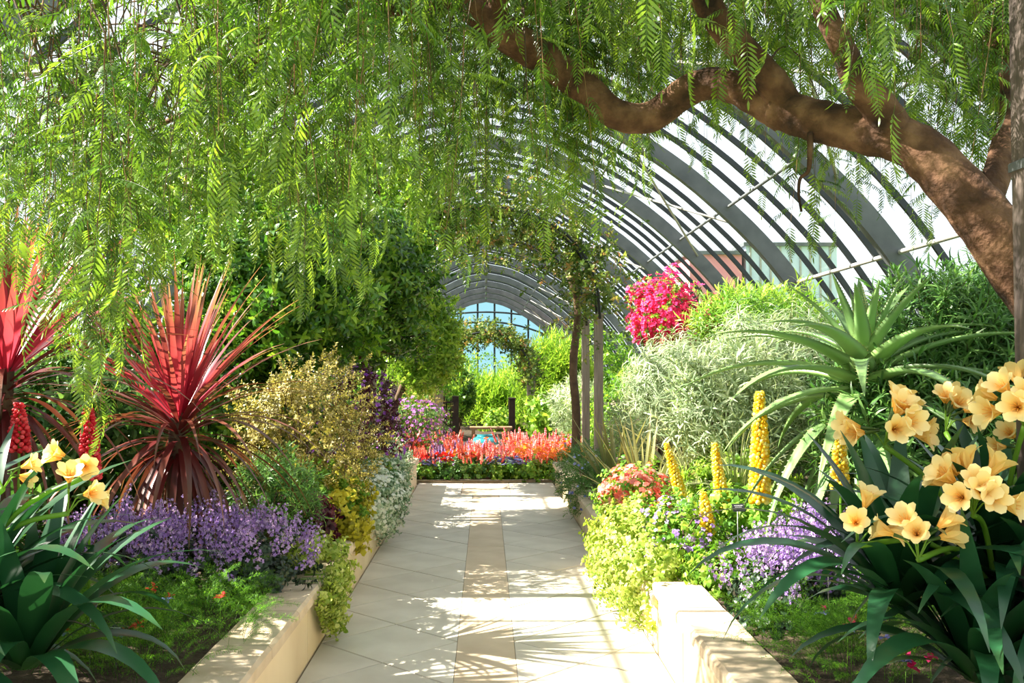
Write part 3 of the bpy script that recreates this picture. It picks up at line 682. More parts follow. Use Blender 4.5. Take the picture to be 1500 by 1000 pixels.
def clivia(label, ctr, nl, umbels, rz=0, leafsc=1.0, seed=0):
    t = thing('clivia', label, 'plant', ctr)
    g = G(); lathe(g, [(0, .40-ctr[2]), (.05, .41-ctr[2]), (.05, -.06), (.07, .02), (.04, .12), (0, .13)], 10, center=ctr); g.build('crown_base', M['darkfol'], t)
    for q in range(4):
        cc = Vector(ctr)+Vector((-.30+.18*q, rng.normal(0, .10), (0, -.20, .02, -.16)[q]))
        rosette(t, cc, CLM, nl//4, None, smin=.85*leafsc, smax=1.15*leafsc, rad=.03, dz=.0)
    for (px, py, Y, n, sz) in umbels:
        h = at(px, py, Y); g = G(); b = Vector(ctr)+Vector((0, 0, .05)); mid = (b+h)/2+Vector((0, 0, .06)); sp = smoothpath([b, mid, h-Vector((0, 0, .05))], 5)
        tube(g, sp, .009, 6, c=.5)
        d = unit(rdir(n, -.25, .95)+np.array([0, -.55, .1]))
        for i in range(n): tube(g, [np.array(h)-np.array([0, 0, .05]), np.array(h)+d[i]*.03-np.array([0, 0, .01]), np.array(h)+d[i]*.05], .0026, 4, c=.6, cap=False)
        stk = g.build('flower_stalk', M['green'], t)
        for o in list(pieces('flower', TRM, t, np.array(h)+d*.062*sz, d, 1.1*sz, 1.32*sz)): o.parent = stk
    return t
# large clivia right, small clivia left
clivia('big dark-leaved clump at lower right with pale apricot trumpet flowers', tuple(at(1460, 890, 3.1)), 176,
       [(1425, 730, 2.85, 13, 1.0), (1345, 795, 2.8, 5, .9), (1295, 630, 3.1, 10, 1.0), (1255, 775, 2.9, 3, .9), (1500, 600, 2.9, 7, 1.0), (1385, 612, 3.3, 6, .9), (1500, 655, 3.2, 4, .8)], leafsc=1.05)
clivia('dark strap-leaved clump at lower left with two pale yellow blooms', tuple(at(-75, 905, 3.1)), 136,
       [(120, 678, 3.1, 3, .8), (100, 728, 3.0, 3, .8), (5, 692, 3.0, 3, .7)], leafsc=1.0)
# ------------------------------------------------------------------ cordylines
def cprof(t): return np.minimum(1, .5+t*2.5)*np.minimum(1, (1-t)*1.6+.02)
def cord_leaves(m, specs): return [arrmesh(strap(L, w, e0, e1, 10, .22, cprof, tw_, kk, side=sd), 'leaf', m) for (L, w, e0, e1, tw_, kk, sd) in specs]
CU = cord_leaves(M['cordy'], [(.80, .036, 1.5, 1.35, .1, 1, .01), (.85, .038, 1.32, 1.1, .2, 1, .02), (.90, .040, 1.12, .8, -.2, 1.5, -.03), (.92, .040, .92, .5, .3, 1.6, .02), (.92, .040, .72, .15, -.3, 1.8, -.02)])
CD = cord_leaves(M['cordydark'], [(.92, .036, .55, -.4, .2, 1.5, .03), (.90, .036, .4, -1.0, -.2, 1.2, -.03), (.88, .036, .1, -1.3, .3, .8, .04), (.80, .034, -.2, -1.45, -.3, .6, -.02), (.76, .034, -.6, -1.5, .2, .5, .03)])
def cordyline(label, c, zb, nu, nd, sc):
    t = thing('cordyline', label, 'plant', (c[0], c[1], zb))
    g = G(); tube(g, smoothpath([(c[0]+.04, c[1], zb-.05), (c[0]-.02, c[1], (zb+c[2])/2), (c[0], c[1], c[2]+.05)], 6), np.linspace(.055, .045, 13), 10, noise=.08, ns=20); g.build('trunk', M['twig'], t)
    rosette(t, (c[0], c[1], c[2]+.06), CU, nu, None, rad=.025, dz=.08, smin=.8*sc, smax=1.12*sc)
    rosette(t, (c[0], c[1], c[2]-.02), CD, nd, None, rad=.04, dz=.22, smin=.8*sc, smax=1.1*sc)
    return t
cc = at(262, 612, 5.7); cordyline('red spiky cordyline with drooping bronze leaves above the purple flowers', cc, .40, 84, 110, 1.08)
cc = at(8, 545, 5.0); cordyline('red spiky cordyline on a pale bare trunk, cut by the left edge', cc, .42, 70, 60, 1.15)
# ------------------------------------------------------------------ tree aloe
def aprof(t): return np.minimum(1, (1-t)*1.15+.01)**.8
def aloe_leaf(L, w, e0, e1, kk, sd, tw_=0):
    V, T, Q, c = strap(L, w*1.28, e0, e1, 14, .30, aprof, tw_, kk, thick=.20, side=sd); g = G(); g.add(V, T, Q, c)
    m = 8; R_ = V.reshape(-1, m, 3)                      # teeth on both margins
    for e in (0, 4):
        for i in range(1, 13):
            for f in (0, .5):
                p = R_[i, e]*(1-f)+R_[i+1, e]*f; o_ = R_[i, e]-R_[i, 2]; o_ = o_/max(np.linalg.norm(o_), 1e-6); al = R_[i+1, e]-R_[i, e]; al /= np.linalg.norm(al)
                g.add([p-al*.004, p+al*.004, p+o_*.009+al*.004], T=[(0, 1, 2)], c=.98)
    return g.arr()
AL = [arrmesh(aloe_leaf(*a), 'leaf', M['aloe']) for a in
      [(.42, .085, 1.45, 1.35, 1, .02), (.50, .09, 1.2, 1.1, 1, -.04), (.62, .095, .95, .55, 1.4, .03), (.85, .10, .55, -.25, 1.2, .05), (.95, .10, .35, -.7, 1.2, -.05), (1.0, .10, .1, -1.0, 1.0, .04), (.98, .095, -.3, -1.25, .8, -.04), (.9, .09, -.7, -1.45, .6, .03)]]
ac = at(1266, 520, 5.4)
al = thing('tree_aloe', 'tall green aloe with long curving toothed leaves hanging round its stem', 'plant', (ac.x, ac.y, .45))
g = G(); tube(g, smoothpath([(ac.x+.05, ac.y, .40), (ac.x+.02, ac.y, 1.0), (ac.x, ac.y, ac.z)], 6), np.linspace(.07, .05, 13), 12, noise=.08, ns=18); g.build('trunk', M['twig'], al)
rosette(al, (ac.x, ac.y, ac.z+.03), AL[:4], 17, None, rad=.02, dz=.05, smin=.85, smax=1.05)
rosette(al, (ac.x, ac.y, ac.z-.05), AL[3:], 44, None, rad=.035, dz=.34, smin=.92, smax=1.2)
# ------------------------------------------------------------------ lupines
FLO = ball(6, 4, (.0085, .012, .0085), .6)
def lupine(label, px, ytop, ybot, Y, mat, lean=0, group='yellow lupines', wd=.034):
    top, bot = at(px, ytop, Y), at(px+lean, ybot, Y); zb = gz(bot.x, Y)
    t = thing('lupine', label, 'flower', (bot.x, Y, zb), group)
    L = (top-bot).length; n = int(L/.0125); d = np.array((top-bot).normalized())
    g = G(); tube(g, [(bot.x, Y, zb), bot, top], [.007, .006, .002], 6, c=.5); g.build('stem', M['green'], t)
    u = np.linspace(0, 1, n); ring = 6; pos, dirs, k = [], [], []
    for i in range(n):
        r_ = wd*(1-.68*u[i]**2)+.003
        for j in range(ring):
            a = j*2*PI/ring+(i % 2)*PI/ring+i*.07; dd = np.array([math.cos(a), math.sin(a), .35-.1])
            pos.append(np.array(bot)+d*(u[i]*L)+dd*[r_, r_, .01]+rng.normal(0, .002, 3)); dirs.append(dd); k.append((1.5-.6*u[i])*rng.uniform(.85, 1.1)*(wd/.034)**.5)
    g = G(); k = np.array(k); g.scatter(FLO, frames(np.array(dirs))*k[:, None, None], np.array(pos), rng.uniform(-.5, .4, len(k))); g.build('florets', mat, t, kind='stuff')
    # palmate leaves near the base
    pal = G(); a = np.arange(8)*2*PI/8; pal.scatter(leaf(.055, .016, .2, .2, .6), frames(np.stack([np.cos(a), 0*a+.25, np.sin(a)], 1), up=(0, 1, .01)), np.zeros((8, 3)))
    m = 12; pp = np.array([bot.x, Y, zb+.12])+rng.normal(0, 1, (m, 3))*[.10, .10, .07]; g = G(); g.scatter(pal.arr(), frames(upright(m, .5)), pp, rng.uniform(-.3, .3, m))
    for p_ in pp: tube(g, [(bot.x, Y, zb), p_], .002, 3, c=.3, cap=False)
    g.build('foliage', M['green'], t, kind='stuff')
lupine('tallest yellow flower spike, left of the aloe', 1113, 575, 735, 5.8, M['lupy'], wd=.05)
lupine('leaning yellow flower spike nearest the coral flowers', 976, 650, 742, 6.8, M['lupy'], 26)
lupine('yellow flower spike leaning between the tallest one and the coral flowers', 1046, 650, 742, 6.3, M['lupy'], 14)
lupine('short pale yellow flower spike low above the leafy edge', 1030, 722, 780, 5.9, M['lupy'], 8)
lupine('yellow flower spike in front of the aloe stem', 1229, 632, 716, 4.9, M['lupy'], 2)
lupine('red flower spike beside the pale trunk at the left edge', 28, 592, 660, 4.4, M['lupr'], 0, 'red lupines')
lupine('red flower spike half hidden behind the pale yellow blooms at left', 130, 600, 700, 4.3, M['lupr'], 2, 'red lupines')
# ------------------------------------------------------------------ purple spurflowers (mounds of lavender spikes)
LSP = [spike(.11+.014*i, 16, TUB, .018, .03, .5) for i in range(4)]
LSM = [arrmesh(a, 'flower_spike', M['lav']) for a in LSP]
def spur(label, c, r, n):
    z0 = gz(c[0], c[1]); t = thing('spurflower', label, 'flower', (c[0], c[1], z0), 'mounds of purple spurflower')
    p, d = blob_points(420, (c[0], c[1], z0+.02), (r[0], r[1], r[2]), .2, .2, z0); g = G(); fill(g, COLEUS, p, d, .5, .9); g.build('foliage', M['darkfol'], t, kind='stuff')
    a = rng.uniform(0, 2*PI, n); q = np.sqrt(rng.uniform(0, 1, n)); x, y = q*np.cos(a), q*np.sin(a)
    z = np.sqrt(np.maximum(0, 1-q*q)); pos = np.stack([c[0]+x*r[0], c[1]+y*r[1], z0+r[2]*(.35+.65*z)*rng.uniform(.85, 1.05, n)], 1)
    dd = unit(np.stack([x*.6, y*.6-.15, .9+0*x], 1)+rng.normal(0, .2, (n, 3))); pieces('flower_spike', LSM, t, pos, dd, .85, 1.35)
spur('purple-flowered mound at the left, by the dark strap leaves', (-1.93, 5.15, 0), (.36, .36, .36), 90)
spur('purple-flowered mound directly below the red cordyline', (-1.62, 5.4, 0), (.34, .4, .36), 95)
spur('purple-flowered mound nearest the left planter edge', (-1.28, 5.5, 0), (.26, .42, .34), 80)
spur('purple-flowered mound beside the big apricot-flowered clump', (1.74, 4.95, 0), (.30, .36, .36), 95)
spur('smaller purple-flowered mound at the rim of the right planter', (1.44, 4.75, 0), (.22, .28, .30), 60)
# ------------------------------------------------------------------ asparagus ferns
def plume(L=.30, n=190, c=.5):
    g = G(); t = np.linspace(0, 1, 8); e = 1.0-1.3*t; y = np.concatenate([[0], np.cumsum(np.cos(e[:-1])*L/7)]); z = np.concatenate([[0], np.cumsum(np.sin(e[:-1])*L/7)])
    tube(g, np.stack([0*y, y, z], 1), .0012, 3, c=.2, cap=False)
    u = rng.uniform(.2, 1, n); ctr = np.stack([0*u, np.interp(u, t, y), np.interp(u, t, z)], 1); a = rng.uniform(0, 6.28, n)
    off = rng.uniform(0, 1, n)*.045*np.sin(PI*np.clip(u, 0, .97)); s = np.sign(rng.normal(0, 1, n)); ctr[:, 0] += s*off; ctr[:, 2] += rng.normal(0, .004, n)
    d = unit(np.stack([s*rng.uniform(.2, 1, n), rng.uniform(.1, 1, n), rng.normal(0, .5, n)], 1))
    g.scatter((np.array([(0, 0, 0), (-.0011, .009, 0), (0, .020, 0), (.0011, .009, 0)]), np.zeros((0, 3), int), np.array([(0, 3, 2, 1)]), np.full(4, c)), frames(d), ctr, rng.uniform(-.3, .4, n))
    return g.arr()
PLM = [plume(.26+.03*i) for i in range(4)]; PMM = [arrmesh(p, 'frond', M['fern']) for p in PLM]
def afern(label, c, r, n, sc=1.0):
    z0 = gz(c[0], c[1]) if len(c) < 3 else c[2]; t = thing('asparagus_fern', label, 'fern', (c[0], c[1], z0), 'asparagus ferns along the planter rims')
    for i in range(int(n*1.5)):
        a = rng.uniform(0, 6.28); q = math.sqrt(rng.uniform(0, 1)); o = obj('frond', PMM[i % 4], t)
        o.matrix_local = mat4(Matrix.Rotation(a, 3, 'Z') @ Matrix.Rotation(rng.uniform(-.2, .6), 3, 'X'), Vector((-math.sin(a)*q*r[0]*.8, math.cos(a)*q*r[1]*.8, .02+(.10+.06*(i % 3))*(1-q))), float(rng.uniform(.55, 1.05)*sc))
for lb, x, y, r, n, sc in (('bright feathery fern at the corner of the left planter', -1.30, 4.45, .30, 70, .9), ('feathery fern between the purple mounds and left coping', -1.33, 4.95, .22, 50, .8),
        ('feathery fern below the dark strap leaves, lower left', -1.75, 4.35, .34, 70, .9), ('feathery fern in the shade at the lower left corner', -2.2, 4.5, .34, 60, .9),
        ('feathery fern in front of the leftmost purple mound', -1.75, 4.75, .28, 50, .8),
        ('feathery fern deep in shade at the bottom edge, left', -1.4, 3.95, .28, 60, .95), ('feathery fern under the big strap leaves at the left edge', -1.95, 3.9, .34, 60, .95),
        ('feathery fern spilling beside the right coping under the purple mound', 1.36, 4.25, .22, 60, .9), ('feathery fern at the bottom edge beneath the apricot flowers', 1.62, 3.95, .30, 70, .9),
        ('feathery fern behind the drooping leaves at right', 1.95, 4.3, .30, 60, .9), ('feathery fern beside the right-hand edge of the bed bottom', 1.42, 3.7, .22, 50, .9)):
    afern(lb, (x, y), (r, r), n, sc)
# little purple and red blossoms among the ferns
def pea(label, px, py, Y, group, mat1, mat2):
    h = at(px, py-6, Y-.12); t = thing('small_flower', label, 'flower', (h.x, h.y, gz(h.x, h.y)), group)
    g = G(); tube(g, [(h.x, h.y, gz(h.x, h.y)), (h.x+.005, h.y, h.z)], .0014, 3, c=.5); g.build('stem', M['green'], t)
    g = G(); d = unit(rdir(5, -.2, .6)); g.scatter(leaf(.034, .024, .2, .2, .6, (.45, .8), .9), frames(d), np.tile(np.array(h), (5, 1)), rng.uniform(-.3, .3, 5)); g.build('petals', mat1, t)
    g = G(); d = unit(rdir(4, .1, .9)); g.scatter(leaf(.030, .016, .1, .3, .5), frames(d), np.tile(np.array(h)+[.012, 0, .012], (4, 1))); g.build('calyx', mat2, t)
LP_ = [(222, 870, 4.7, 'left of the fern at centre'), (245, 885, 4.6, 'red-and-violet pair'), (322, 882, 4.6, 'nearest the bright fern'), (178, 935, 4.2, 'beside a dark label'), (85, 965, 4.1, 'by the lower left corner'), (150, 960, 4.1, 'low'), (200, 925, 4.2, 'violet'), (95, 935, 4.3, 'shaded')]
for i, (x, y, Y, w) in enumerate(LP_): pea('small blue-violet blossom with a red calyx among the left ferns' if i % 2 else 'small all-red blossom among the left ferns', x, y, Y, 'violet and red blossoms in the left ferns', M['blue'] if i % 2 else M['redp'], M['redp'])
for i, (x, y, Y) in enumerate([(1240, 930, 3.9), (1246, 918, 3.9), (1204, 905, 4.2), (1335, 985, 3.6), (1325, 975, 3.6), (1362, 970, 3.6), (1295, 940, 3.9)]):
    pea('small all-magenta blossom among the right ferns' if i % 2 else 'small violet blossom with magenta calyx among the right ferns', x, y, Y, 'magenta blossoms in the right ferns', M['magenta'] if i % 2 else M['blue'], M['magenta'])
# ------------------------------------------------------------------ left bed shrubs
def S_(px, py, Y, dx=0): v = at(px, py, Y); return (v.x+dx, v.y, v.z)
shrub('coprosma_shrub', 'golden variegated small-leaved shrub behind the red cordyline', 'shrub', S_(436, 645, 7.4), (.58, .5, .66), 2400, GOLD, M['olive'], lump=.45, shell=.45, ls=1.4)
shrub('purple_shrub', 'tall dark shrub covered in violet blossoms against the wooden post', 'shrub', S_(520, 620, 9.8), (.52, .5, .62), 900, BOX, M['burg'], fl=[('blossoms', [ST5, star(5, .024, .016, .3)], M['purple'], 420, .85)])
shrub('mauve_shrub', 'low mauve flowering shrub in the distance behind the purple one', 'shrub', S_(606, 630, 15), (.55, .5, .45), 600, BOX, M['dull'], fl=[('blossoms', [star(5, .03, .02, .3)], M['mauve'], 420, .8)])
shrub('coleus', 'chartreuse leafy plant hanging over the left planter edge', 'plant', (-1.12, 7.35, .50), (.22, .45, .32), 330, COLEUS, M['chart'], zmin=.15, shell=.4)
shrub('coleus', 'dark burgundy leafy plant between the trailing and chartreuse plants', 'plant', (-1.28, 6.65, .50), (.22, .30, .30), 260, COLEUS, M['burg'], zmin=.3, shell=.4)
shrub('trailing_plectranthus', 'pale variegated trailing plant spilling over the left planter wall', 'plant', (-1.10, 6.05, .36), (.22, .36, .20), 420, TRAIL, M['yellowgreen'], zmin=.28, shell=.3)
t = thing('trailing_plectranthus', 'pale variegated stems hanging down the left planter wall to the floor', 'plant', (-1.0, 5.75, .4))
n = 330; yy = rng.normal(5.78, .17, n); zz = .42-np.abs(rng.normal(0, .2, n)); zz = np.maximum(zz, .06+np.abs(yy-5.75)*.7)
g = G(); pp = np.stack([-.955+rng.uniform(0, .07, n), yy, zz], 1); fill(g, TRAIL, pp, unit(rng.normal(0, .4, (n, 3))+np.array([.6, 0, -.6])), .8, 1.1); g.build('foliage', M['yellowgreen'], t, kind='stuff')
g = G(); [tube(g, [(-1.08, y_, .40), (-.96, y_, .40), (-.93, y_, z_)], .002, 3, c=.5, cap=False) for y_, z_ in zip(yy[:16], zz[:16])]; g.build('stem', M['green'], t)
shrub('white_euphorbia', 'frothy silver-white mound spilling over the far end of the left planter', 'plant', (-1.02, 9.0, .45), (.26, .95, .34), 1100, TRAIL, M['whitegreen'], zmin=.05, shell=.4,
      fl=[('blossoms', [star(5, .022, .016, .3)], M['white'], 800, .9)])
shrub('grey_foliage', 'grey-blue leafy mound at the far left end of the path', 'plant', (-1.15, 10.9, .5), (.30, .9, .35), 700, TRAIL, M['whitegreen'], zmin=.08, shell=.4)
shrub('dark_mound', 'dark glossy mound at the foot of the first wooden post', 'plant', (-1.45, 11.0, .62), (.40, .6, .34), 600, COLEUS, M['darkfol'], shell=.4)
shrub('leafy_plant', 'feathery dark green plant right of the red cordyline', 'plant', S_(400, 730, 6.3), (.26, .25, .26), 420, NARROW, M['dull'], smin=.4, smax=.7)
shrub('leafy_plant', 'yellow-flecked green plant below the golden shrub', 'plant', S_(470, 730, 7.3), (.34, .3, .26), 420, SMALLROUND, M['green'], fl=[('blossoms', [star(6, .02, .01, .3)], M['lupy'], 30, .9)])
shrub('leafy_plant', 'broad-leaved green plant before the white froth', 'plant', S_(545, 700, 9.0), (.18, .2, .22), 160, COLEUS, M['green'])
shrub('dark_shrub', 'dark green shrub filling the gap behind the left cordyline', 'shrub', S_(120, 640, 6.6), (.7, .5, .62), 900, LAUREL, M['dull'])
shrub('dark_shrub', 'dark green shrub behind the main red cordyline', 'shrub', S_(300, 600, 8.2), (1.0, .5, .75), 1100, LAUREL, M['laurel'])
# the big evergreen trees on stakes
def tree(name, label, c, r, n, protos, mat, zb, lump=.3, group=None, tr=.06, **kw):
    c = np.array(c); t = thing(name, label, 'tree', (c[0], c[1], zb), group)
    p, d = blob_points(n, c, r, kw.get('shell', .5), lump, zb+.3, up=kw.get('up', .0))
    g = G(); tx = kw.get('trx', 0); tp_ = smoothpath([(c[0]+tx, c[1], zb-.03), (c[0]+tx*.8+.05, c[1], (zb+c[2])/2), (c[0], c[1], c[2])], 5); tube(g, tp_, np.linspace(tr, tr*.6, 11), 9, noise=.06); g.build('trunk', M['twig'], t)
    g = G(); stems(g, (c[0], c[1], c[2]-r[2]*.6), p, r0=tr*.35, n=30, jit=.1); g.build('branches', M['twig'], t, kind='stuff')
    g = G(); fill(g, protos, p, d, cv=.42); g.build('crown', mat, t, kind='stuff'); return t
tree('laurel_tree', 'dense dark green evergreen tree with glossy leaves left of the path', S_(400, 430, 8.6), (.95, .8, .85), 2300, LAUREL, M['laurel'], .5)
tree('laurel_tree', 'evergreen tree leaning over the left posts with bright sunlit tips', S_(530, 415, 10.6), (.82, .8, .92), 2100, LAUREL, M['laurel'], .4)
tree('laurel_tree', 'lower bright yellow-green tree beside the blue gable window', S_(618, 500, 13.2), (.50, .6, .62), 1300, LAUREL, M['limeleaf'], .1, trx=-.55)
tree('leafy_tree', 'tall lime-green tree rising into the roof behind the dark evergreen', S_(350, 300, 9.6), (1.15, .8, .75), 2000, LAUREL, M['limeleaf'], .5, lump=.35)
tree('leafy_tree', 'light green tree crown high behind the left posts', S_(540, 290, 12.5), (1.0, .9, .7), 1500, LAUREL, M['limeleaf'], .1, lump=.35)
tree('leafy_tree', 'bright green tree at the far left against the glass', S_(60, 470, 8.0), (1.0, .7, .6), 1000, LAUREL, M['limeleaf'], .5, lump=.35)
# ------------------------------------------------------------------ right bed shrubs
shrub('trailing_helichrysum', 'lime-green trailing plant pouring over the right planter wall to the floor', 'plant', (1.01, 6.5, .32), (.26, 1.1, .34), 1500, TRAIL, M['yellowgreen'], zmin=.03, shell=.35, ls=2)
shrub('coral_flower_plant', 'coral red flowering plant on the rim of the right planter', 'flower', (1.13, 7.2, .60), (.25, .50, .30), 300, TRAIL, M['green'], fl=[('blossoms', [star(5, .026, .018, .2)], M['coral'], 620, .85)])
shrub('lilac_flower_plant', 'loose lilac flowering plant below the coral flowers', 'flower', (1.27, 6.15, .52), (.25, .42, .28), 360, TRAIL, M['green'], fl=[('blossoms', [star(5, .018, .012, .2)], M['lav'], 420, .8)])
shrub('blue_salvia', 'dark green mound dotted with blue flowers at the far end of the right planter', 'flower', (1.08, 10.4, .45), (.30, 1.2, .40), 900, NARROW, M['dull'], zmin=.08, smin=.35, smax=.6, fl=[('blossoms', [ST5], M['blue'], 90, .9)])
shrub('leafy_plant', 'bright green leafy plants round the yellow spikes', 'plant', (1.72, 6.4, .52), (.40, .62, .30), 620, COLEUS, M['green'], shell=.3)
shrub('leafy_plant', 'bright green lobed plant behind the right coping corner', 'plant', (1.40, 5.45, .42), (.24, .32, .17), 300, COLEUS, M['green'], smin=.5, smax=.9, shell=.3)
shrub('salvia_plant', 'yellow-green sage with dark pink stems behind the yellow spikes', 'plant', (2.0, 7.3, .72), (.42, .45, .36), 560, COLEUS, M['limeleaf'], shell=.35)
shrub('silver_shrub', 'silvery narrow-leaved shrub in the middle of the right bed', 'shrub', S_(1075, 600, 7.6), (.50, .4, .42), 620, NARROW, M['silver'], up=.8, lump=.4)
shrub('silver_shrub', 'drooping silver-green shrub under the magenta blossoms', 'shrub', S_(990, 570, 9.4), (.42, .4, .38), 520, WILLOW, M['silver'], up=.2)
shrub('silver_shrub', 'pale needle-leaved shrub left of the aloe', 'shrub', S_(1130, 545, 8.4), (.5, .45, .42), 560, WILLOW, M['silver'], up=.4)
shrub('green_shrub', 'green shrub with upright leaf tufts beneath the grey ribs', 'shrub', S_(1110, 475, 9.6), (.65, .5, .30), 520, NARROW, M['green'], up=.8)
shrub('oleander', 'dense narrow-leaved dark shrub to the right of the aloe', 'shrub', S_(1400, 565, 5.9), (.66, .5, .62), 1700, NARROW, M['dull'], up=.6, sr=.014)
shrub('oleander', 'taller narrow-leaved shrub at the far right behind the leaning trunk', 'shrub', S_(1500, 530, 6.6), (.55, .5, .72), 1200, NARROW, M['dull'], up=.6)
shrub('green_shrub', 'dark shrub in shade behind the hanging aloe leaves', 'shrub', S_(1330, 650, 5.3), (.42, .35, .40), 520, NARROW, M['dull'], up=.3)
shrub('bougainvillea', 'magenta bougainvillea climbing beneath the curved ribs', 'shrub', S_(965, 462, 10.3), (.40, .4, .46), 420, BOX, M['green'], fl=[('bracts', [star(3, .035, .030, .5), star(4, .03, .026, .4)], M['magenta'], 1500, .5)], lump=.4)
shrub('bougainvillea', 'smaller spray of magenta bougainvillea among silver leaves', 'shrub', S_(1032, 470, 10.2), (.32, .35, .30), 320, BOX, M['green'], fl=[('bracts', [star(3, .035, .030, .5)], M['magenta'], 380, .6)], lump=.5)
# flax, agapanthus, grasses
def tuft(name, label, c, specs, mat, n, sc, cat='plant', group=None, w=None):
    ms = [arrmesh(strap(L, wd, e0, e1, 8, .25, cprof, tw_, kk, side=sd), 'leaf', mat) for (L, wd, e0, e1, tw_, kk, sd) in specs]
    t = thing(name, label, cat, c, group); rosette(t, c, ms, n, None, smin=.8*sc, smax=1.15*sc, rad=.05); return t
FX = [(.9, .05, 1.45, 1.2, .1, 1, 0), (.95, .05, 1.25, .95, .2, 1, .02), (.95, .05, 1.05, .6, -.2, 1.5, -.03), (.9, .05, .85, .2, .2, 1.5, .02)]
AG = [(.45, .028, 1.3, .6, .1, 1, 0), (.5, .03, 1.1, -.2, .2, 1, .02), (.5, .03, .9, -.8, -.2, 1.2, -.03), (.45, .03, .6, -1.2, .2, 1, .02)]
GR = [(.55, .007, 1.45, 1.0, .1, 1, 0), (.6, .007, 1.3, .2, .2, 1.4, .05), (.6, .007, 1.1, -.6, -.2, 1.4, -.05), (.55, .007, .9, -1.1, .2, 1, .05)]
def onbed(px, Y): v = at(px, 700, Y); return (v.x, Y, gz(v.x, Y))
tuft('flax', 'stiff bronze-striped flax left of the silver shrubs', onbed(945, 7.9), FX, M['phorm'], 34, 1.0)
tuft('flax', 'second bronze flax reaching towards the grey trunk', onbed(900, 9.4), FX, M['phorm'], 26, .95)
tuft('flax', 'upright flax fan beneath the magenta blossoms', onbed(1010, 9.6), FX, M['phorm'], 22, 1.25)
for px, Y, lb in ((900, 9.0, 'strap-leaved green clump nearest the blue-dotted mound'), (935, 8.2, 'strap-leaved green clump behind the coral flowers'), (960, 7.4, 'strap-leaved green clump beside the leaning yellow spike')):
    tuft('agapanthus', lb, onbed(px, Y), AG, M['agap'], 44, .85)
for px, Y, lb in ((1010, 7.6, 'pale fine grass tuft behind the yellow spikes'), (1080, 7.0, 'pale fine grass tuft left of the tallest yellow spike'), (1150, 8.6, 'pale fine grass tuft under the aloe leaf tips')):
    c_ = onbed(px, Y); tuft('grass_tuft', lb, (c_[0], c_[1], c_[2]+.25), GR, M['grass'], 110, 1.2)
# ------------------------------------------------------------------ posts, rose arches, far garden
def post(label, px, Y, ztop, w=.10, zb=None, mat='wood', group='wooden pergola posts'):
    x = at(px, 600, Y).x; zb = (gz(x, Y)-.02) if zb is None else zb
    t = thing('wooden_post', label, 'post', (x, Y, zb), group)
    g = G(); box(g, (x, Y, (zb+ztop)/2), w, w, ztop-zb, jit=.002, bev=.006); g.build('shaft', M[mat], t, smooth=False)
    g = G(); box(g, (x, Y, ztop+.012), w+.03, w+.03, .03, bev=.008); g.build('cap', M[mat], t, smooth=False); return x
PL = [(545, 12.4, 'left'), (563, 14.2, 'left'), (578, 15.6, 'left')]; PRt = [(877, 12.4, 'right'), (858, 14.2, 'right')]
lx = [post(f'weathered post left of the path, {w} of three', px, Y, 2.35) for (px, Y, _), w in zip(PL, ('nearest', 'middle', 'farthest'))]
rx = [post(f'weathered post right of the path, {w} of two', px, Y, 2.35, .11) for (px, Y, _), w in zip(PRt, ('nearer', 'farther'))]
t = thing('climbing_vine', 'rough brown climbing trunk beside the right-hand posts', 'tree', (at(842, 600, 12.9).x, 12.9, .35))
g = G(); x = t.location.x; tube(g, smoothpath([(x, 12.9, .3), (x+.02, 12.9, 1.0), (x-.02, 12.9, 1.7), (x+.04, 12.9, 2.5), (x-.1, 12.9, 3.0)], 6), np.linspace(.07, .04, 25), 9, noise=.15, ns=14); g.build('trunk', M['twig'], t)
RS = [cluster(7, .05, .028, (0, 1), .2, .08) for _ in range(4)]
def rosearch(label, xa, xb, Y, z0, zt, n, thick=.16, mat='rose', depth=.3, group=None, fr=(0, 1)):
    t = thing('vine_arch', label, 'arch', ((xa+xb)/2, Y, z0), group)
    u = np.linspace(0, PI, 21); P = np.stack([(xa+xb)/2-(xb-xa)/2*np.cos(u), np.full(21, Y), z0+(zt-z0)*np.sin(u)**.8], 1)
    for dy in (-depth/2, depth/2): g = G(); tube(g, P+[0, dy, 0], .02, 6); g.build('hoop', M['steel'], t)
    q = rng.uniform(fr[0], fr[1], n)*PI; ctr = np.stack([np.interp(q, u, P[:, i]) for i in range(3)], 1); off = rng.normal(0, 1, (n, 3))*[thick, depth*.6, thick]
    g = G(); fill(g, RS, ctr+off, unit(off+rng.normal(0, .3, (n, 3))*.2+1e-4), 1, 1.6, cv=.45); g.build('vine_leaves', M[mat], t, kind='stuff')
    return t
rosearch('rose-covered arch nearest, spanning high across the path', lx[0], rx[0], 12.4, 2.3, 3.75, 1500, .26)
rosearch('rose-covered arch behind the nearest, spanning high across the path', lx[1], rx[1], 14.2, 2.3, 3.6, 600, .18)
# arch trellis over the far garden path
ax0, ax1 = at(643, 600, 20).x, at(778, 600, 20).x
post('thick wooden post carrying the left side of the far arch', 643, 20, 1.35, .17, .04); post('thick wooden post carrying the right side of the far arch', 778, 20, 1.5, .17, .04)
rosearch('rounded leafy arch between two thick posts before the blue window', ax0, ax1, 20, 1.35, 2.45, 1000, .11, 'rose', .35)
